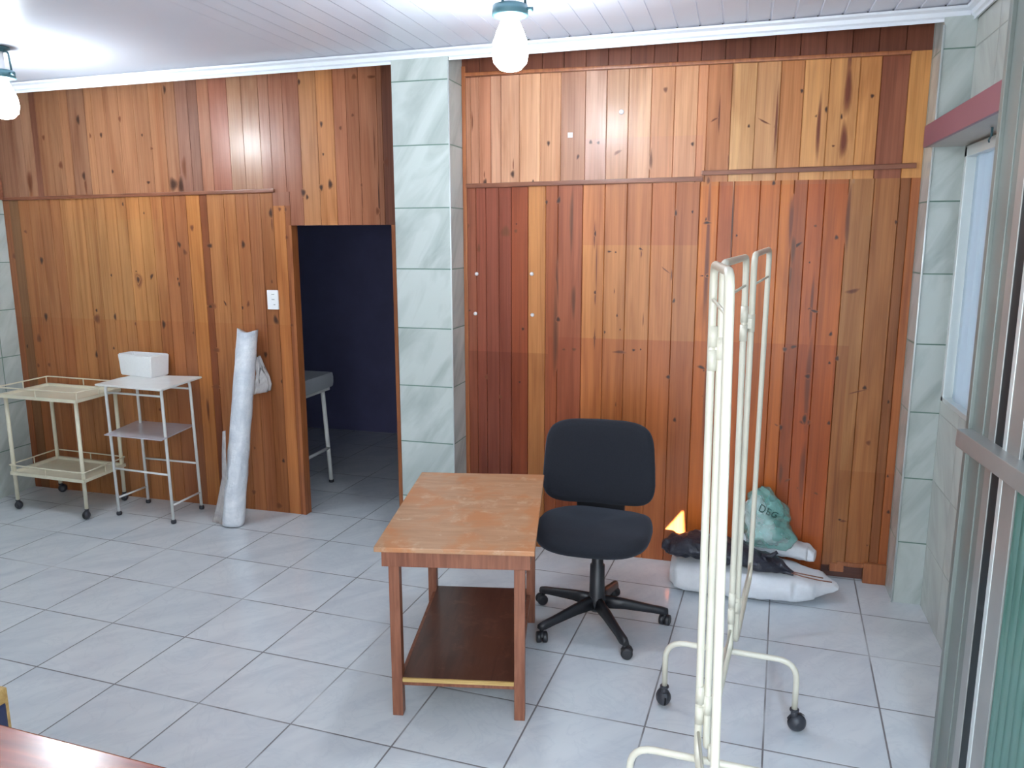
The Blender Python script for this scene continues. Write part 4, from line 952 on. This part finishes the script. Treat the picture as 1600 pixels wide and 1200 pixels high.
tag(blk, 'crumpled black bin bag draped over the white sack', 'bag')
bm = BM(); tube(bm, [(3.07, 0.69, 0.158), (3.12, 0.685, 0.148), (3.20, 0.69, 0.135), (3.26, 0.70, 0.128)], 0.003, 6); tube(bm, [(3.07, 0.70, 0.160), (3.14, 0.70, 0.152), (3.22, 0.71, 0.14)], 0.003, 6); new_obj('drawstring', bm, M['desk_leg'], blk)
bm = BM(); tube(bm, [(2.93, 0.70, 0.225), (2.97, 0.695, 0.235), (3.00, 0.70, 0.255)], [0.014, 0.011, 0.009], 8); tube(bm, [(2.93, 0.70, 0.228), (2.95, 0.68, 0.20), (2.955, 0.67, 0.175)], [0.013, 0.010, 0.008], 8); new_obj('knot', bm, M['bag_black'], blk)

t = thing('carrier_bag', 'pale green see-through carrier bag with dark letters standing behind the black bag', 'bag', (2.98, 0.9, 0.2))
gb = blob('bag_film', [((2.965, 0.91, 0.215), 0.125, 0.085), ((2.965, 0.91, 0.27), 0.14, 0.095), ((2.955, 0.92, 0.34), 0.125, 0.09), ((2.94, 0.925, 0.41), 0.10, 0.08), ((2.93, 0.93, 0.46), 0.075, 0.062), ((2.925, 0.935, 0.50), 0.045, 0.04), ((2.92, 0.94, 0.515), 0.015, 0.015)], 'bag_green', None, amp=0.030, fr=11, seed=5, ymax=1.03)
gb.parent = t; gb.matrix_parent_inverse = Matrix.Translation(-t.location)
inn = blob('contents', [((2.93, 0.93, 0.23), 0.07, 0.05), ((2.92, 0.93, 0.31), 0.075, 0.055), ((2.90, 0.935, 0.40), 0.06, 0.045), ((2.895, 0.94, 0.46), 0.03, 0.025)], 'foam', None, amp=0.02, fr=13, seed=9, ymax=1.02)
inn.parent = t; inn.matrix_parent_inverse = Matrix.Translation(-t.location)
cup = blob('green_lid', [((3.00, 0.885, 0.38), 0.03, 0.02), ((2.985, 0.885, 0.42), 0.045, 0.03), ((2.96, 0.89, 0.46), 0.035, 0.022), ((2.95, 0.90, 0.475), 0.01, 0.01)], 'bag_green', None, amp=0.006, fr=12, seed=2)
cup.parent = t; cup.matrix_parent_inverse = Matrix.Translation(-t.location)
cu = bpy.data.curves.new('letters', 'FONT'); cu.body = 'DEG'; cu.size = 0.048; cu.extrude = 0.0008; cu.space_character = 1.1; cu.resolution_u = 6
to = bpy.data.objects.new('tmp', cu); C.objects.link(to)
dg = bpy.context.evaluated_depsgraph_get(); me = bpy.data.meshes.new_from_object(to.evaluated_get(dg)); bpy.data.objects.remove(to)
p0 = onY(1183, 799, 0.815)
lo_ = bpy.data.objects.new('lettering', me); C.objects.link(lo_); me.materials.clear(); me.materials.append(M['letters'])
LM = Matrix.Translation((p0.x+0.004, 0.790, p0.z-0.004)) @ Matrix.Rotation(math.radians(22), 4, 'Y') @ Matrix.Rotation(math.radians(84), 4, 'X')
from mathutils.bvhtree import BVHTree
gm = gb.data; tree = BVHTree.FromPolygons([v.co.copy() for v in gm.vertices], [tuple(p.vertices) for p in gm.polygons])
for v in me.vertices:                                            # print the letters onto the crumpled film
    q = LM @ v.co; hit = tree.ray_cast(Vector((q.x, 0.4, q.z)), Vector((0, 1, 0)))[0]
    v.co = Vector((q.x, (hit.y if hit else 0.8)-0.003+(v.co.z*0.5), q.z))
lo_.parent = t; lo_.matrix_parent_inverse = Matrix.Translation(-t.location)

# ------------------------------------------------------------------ foreground table and chair (lower left corner of the view)
t = thing('meeting_table', 'red brown varnished table whose corner fills the bottom left of the view', 'table', (1.30, -2.40, 0))
bm = BM(); e0 = Vector((1.0, -2.022)); e1 = Vector((1.72, -2.055))
rot_ = math.atan2(e1.y-e0.y, e1.x-e0.x); cc = (e0+e1)/2+Vector((0, -0.35))
box(bm, (cc.x, cc.y, 0.7375), (0.95, 0.70, 0.025), rot_, 0.004); new_obj('tabletop', bm, M['fg_table'], t)
for dx in (-.43, .43):
    for dy in (-.30, .30):
        bm = BM(); box(bm, (cc.x+dx, cc.y+dy, 0.3625), (0.045, 0.045, 0.725), rot_, 0.003); new_obj('leg', bm, M['fg_table'], t)
t = thing('wooden_chair', 'wooden chair with dark blue back, just showing at the left edge behind the red table', 'chair', (0.9, -1.75, 0))
pc = onY(3.5, 1078, -1.72); xr_ = pc.x; zt_ = pc.z
for dx in (0, -0.40):
    bm = BM(); box(bm, (xr_-0.016+dx, -1.72, zt_/2), (0.03, 0.03, zt_), 0, 0.004); new_obj('leg', bm, M['raw'], t)
    bm = BM(); box(bm, (xr_-0.016+dx, -2.10, 0.21), (0.03, 0.03, 0.42), 0, 0.004); new_obj('leg', bm, M['raw'], t)
bm = BM(); box(bm, (xr_-0.216, -1.745, zt_-0.17), (0.436, 0.06, 0.26), 0, 0.008); new_obj('backrest', bm, M['blue_vinyl'], t)
bm = BM(); box(bm, (xr_-0.216, -1.92, 0.44), (0.43, 0.43, 0.05), 0, 0.015); new_obj('seat', bm, M['blue_vinyl'], t)
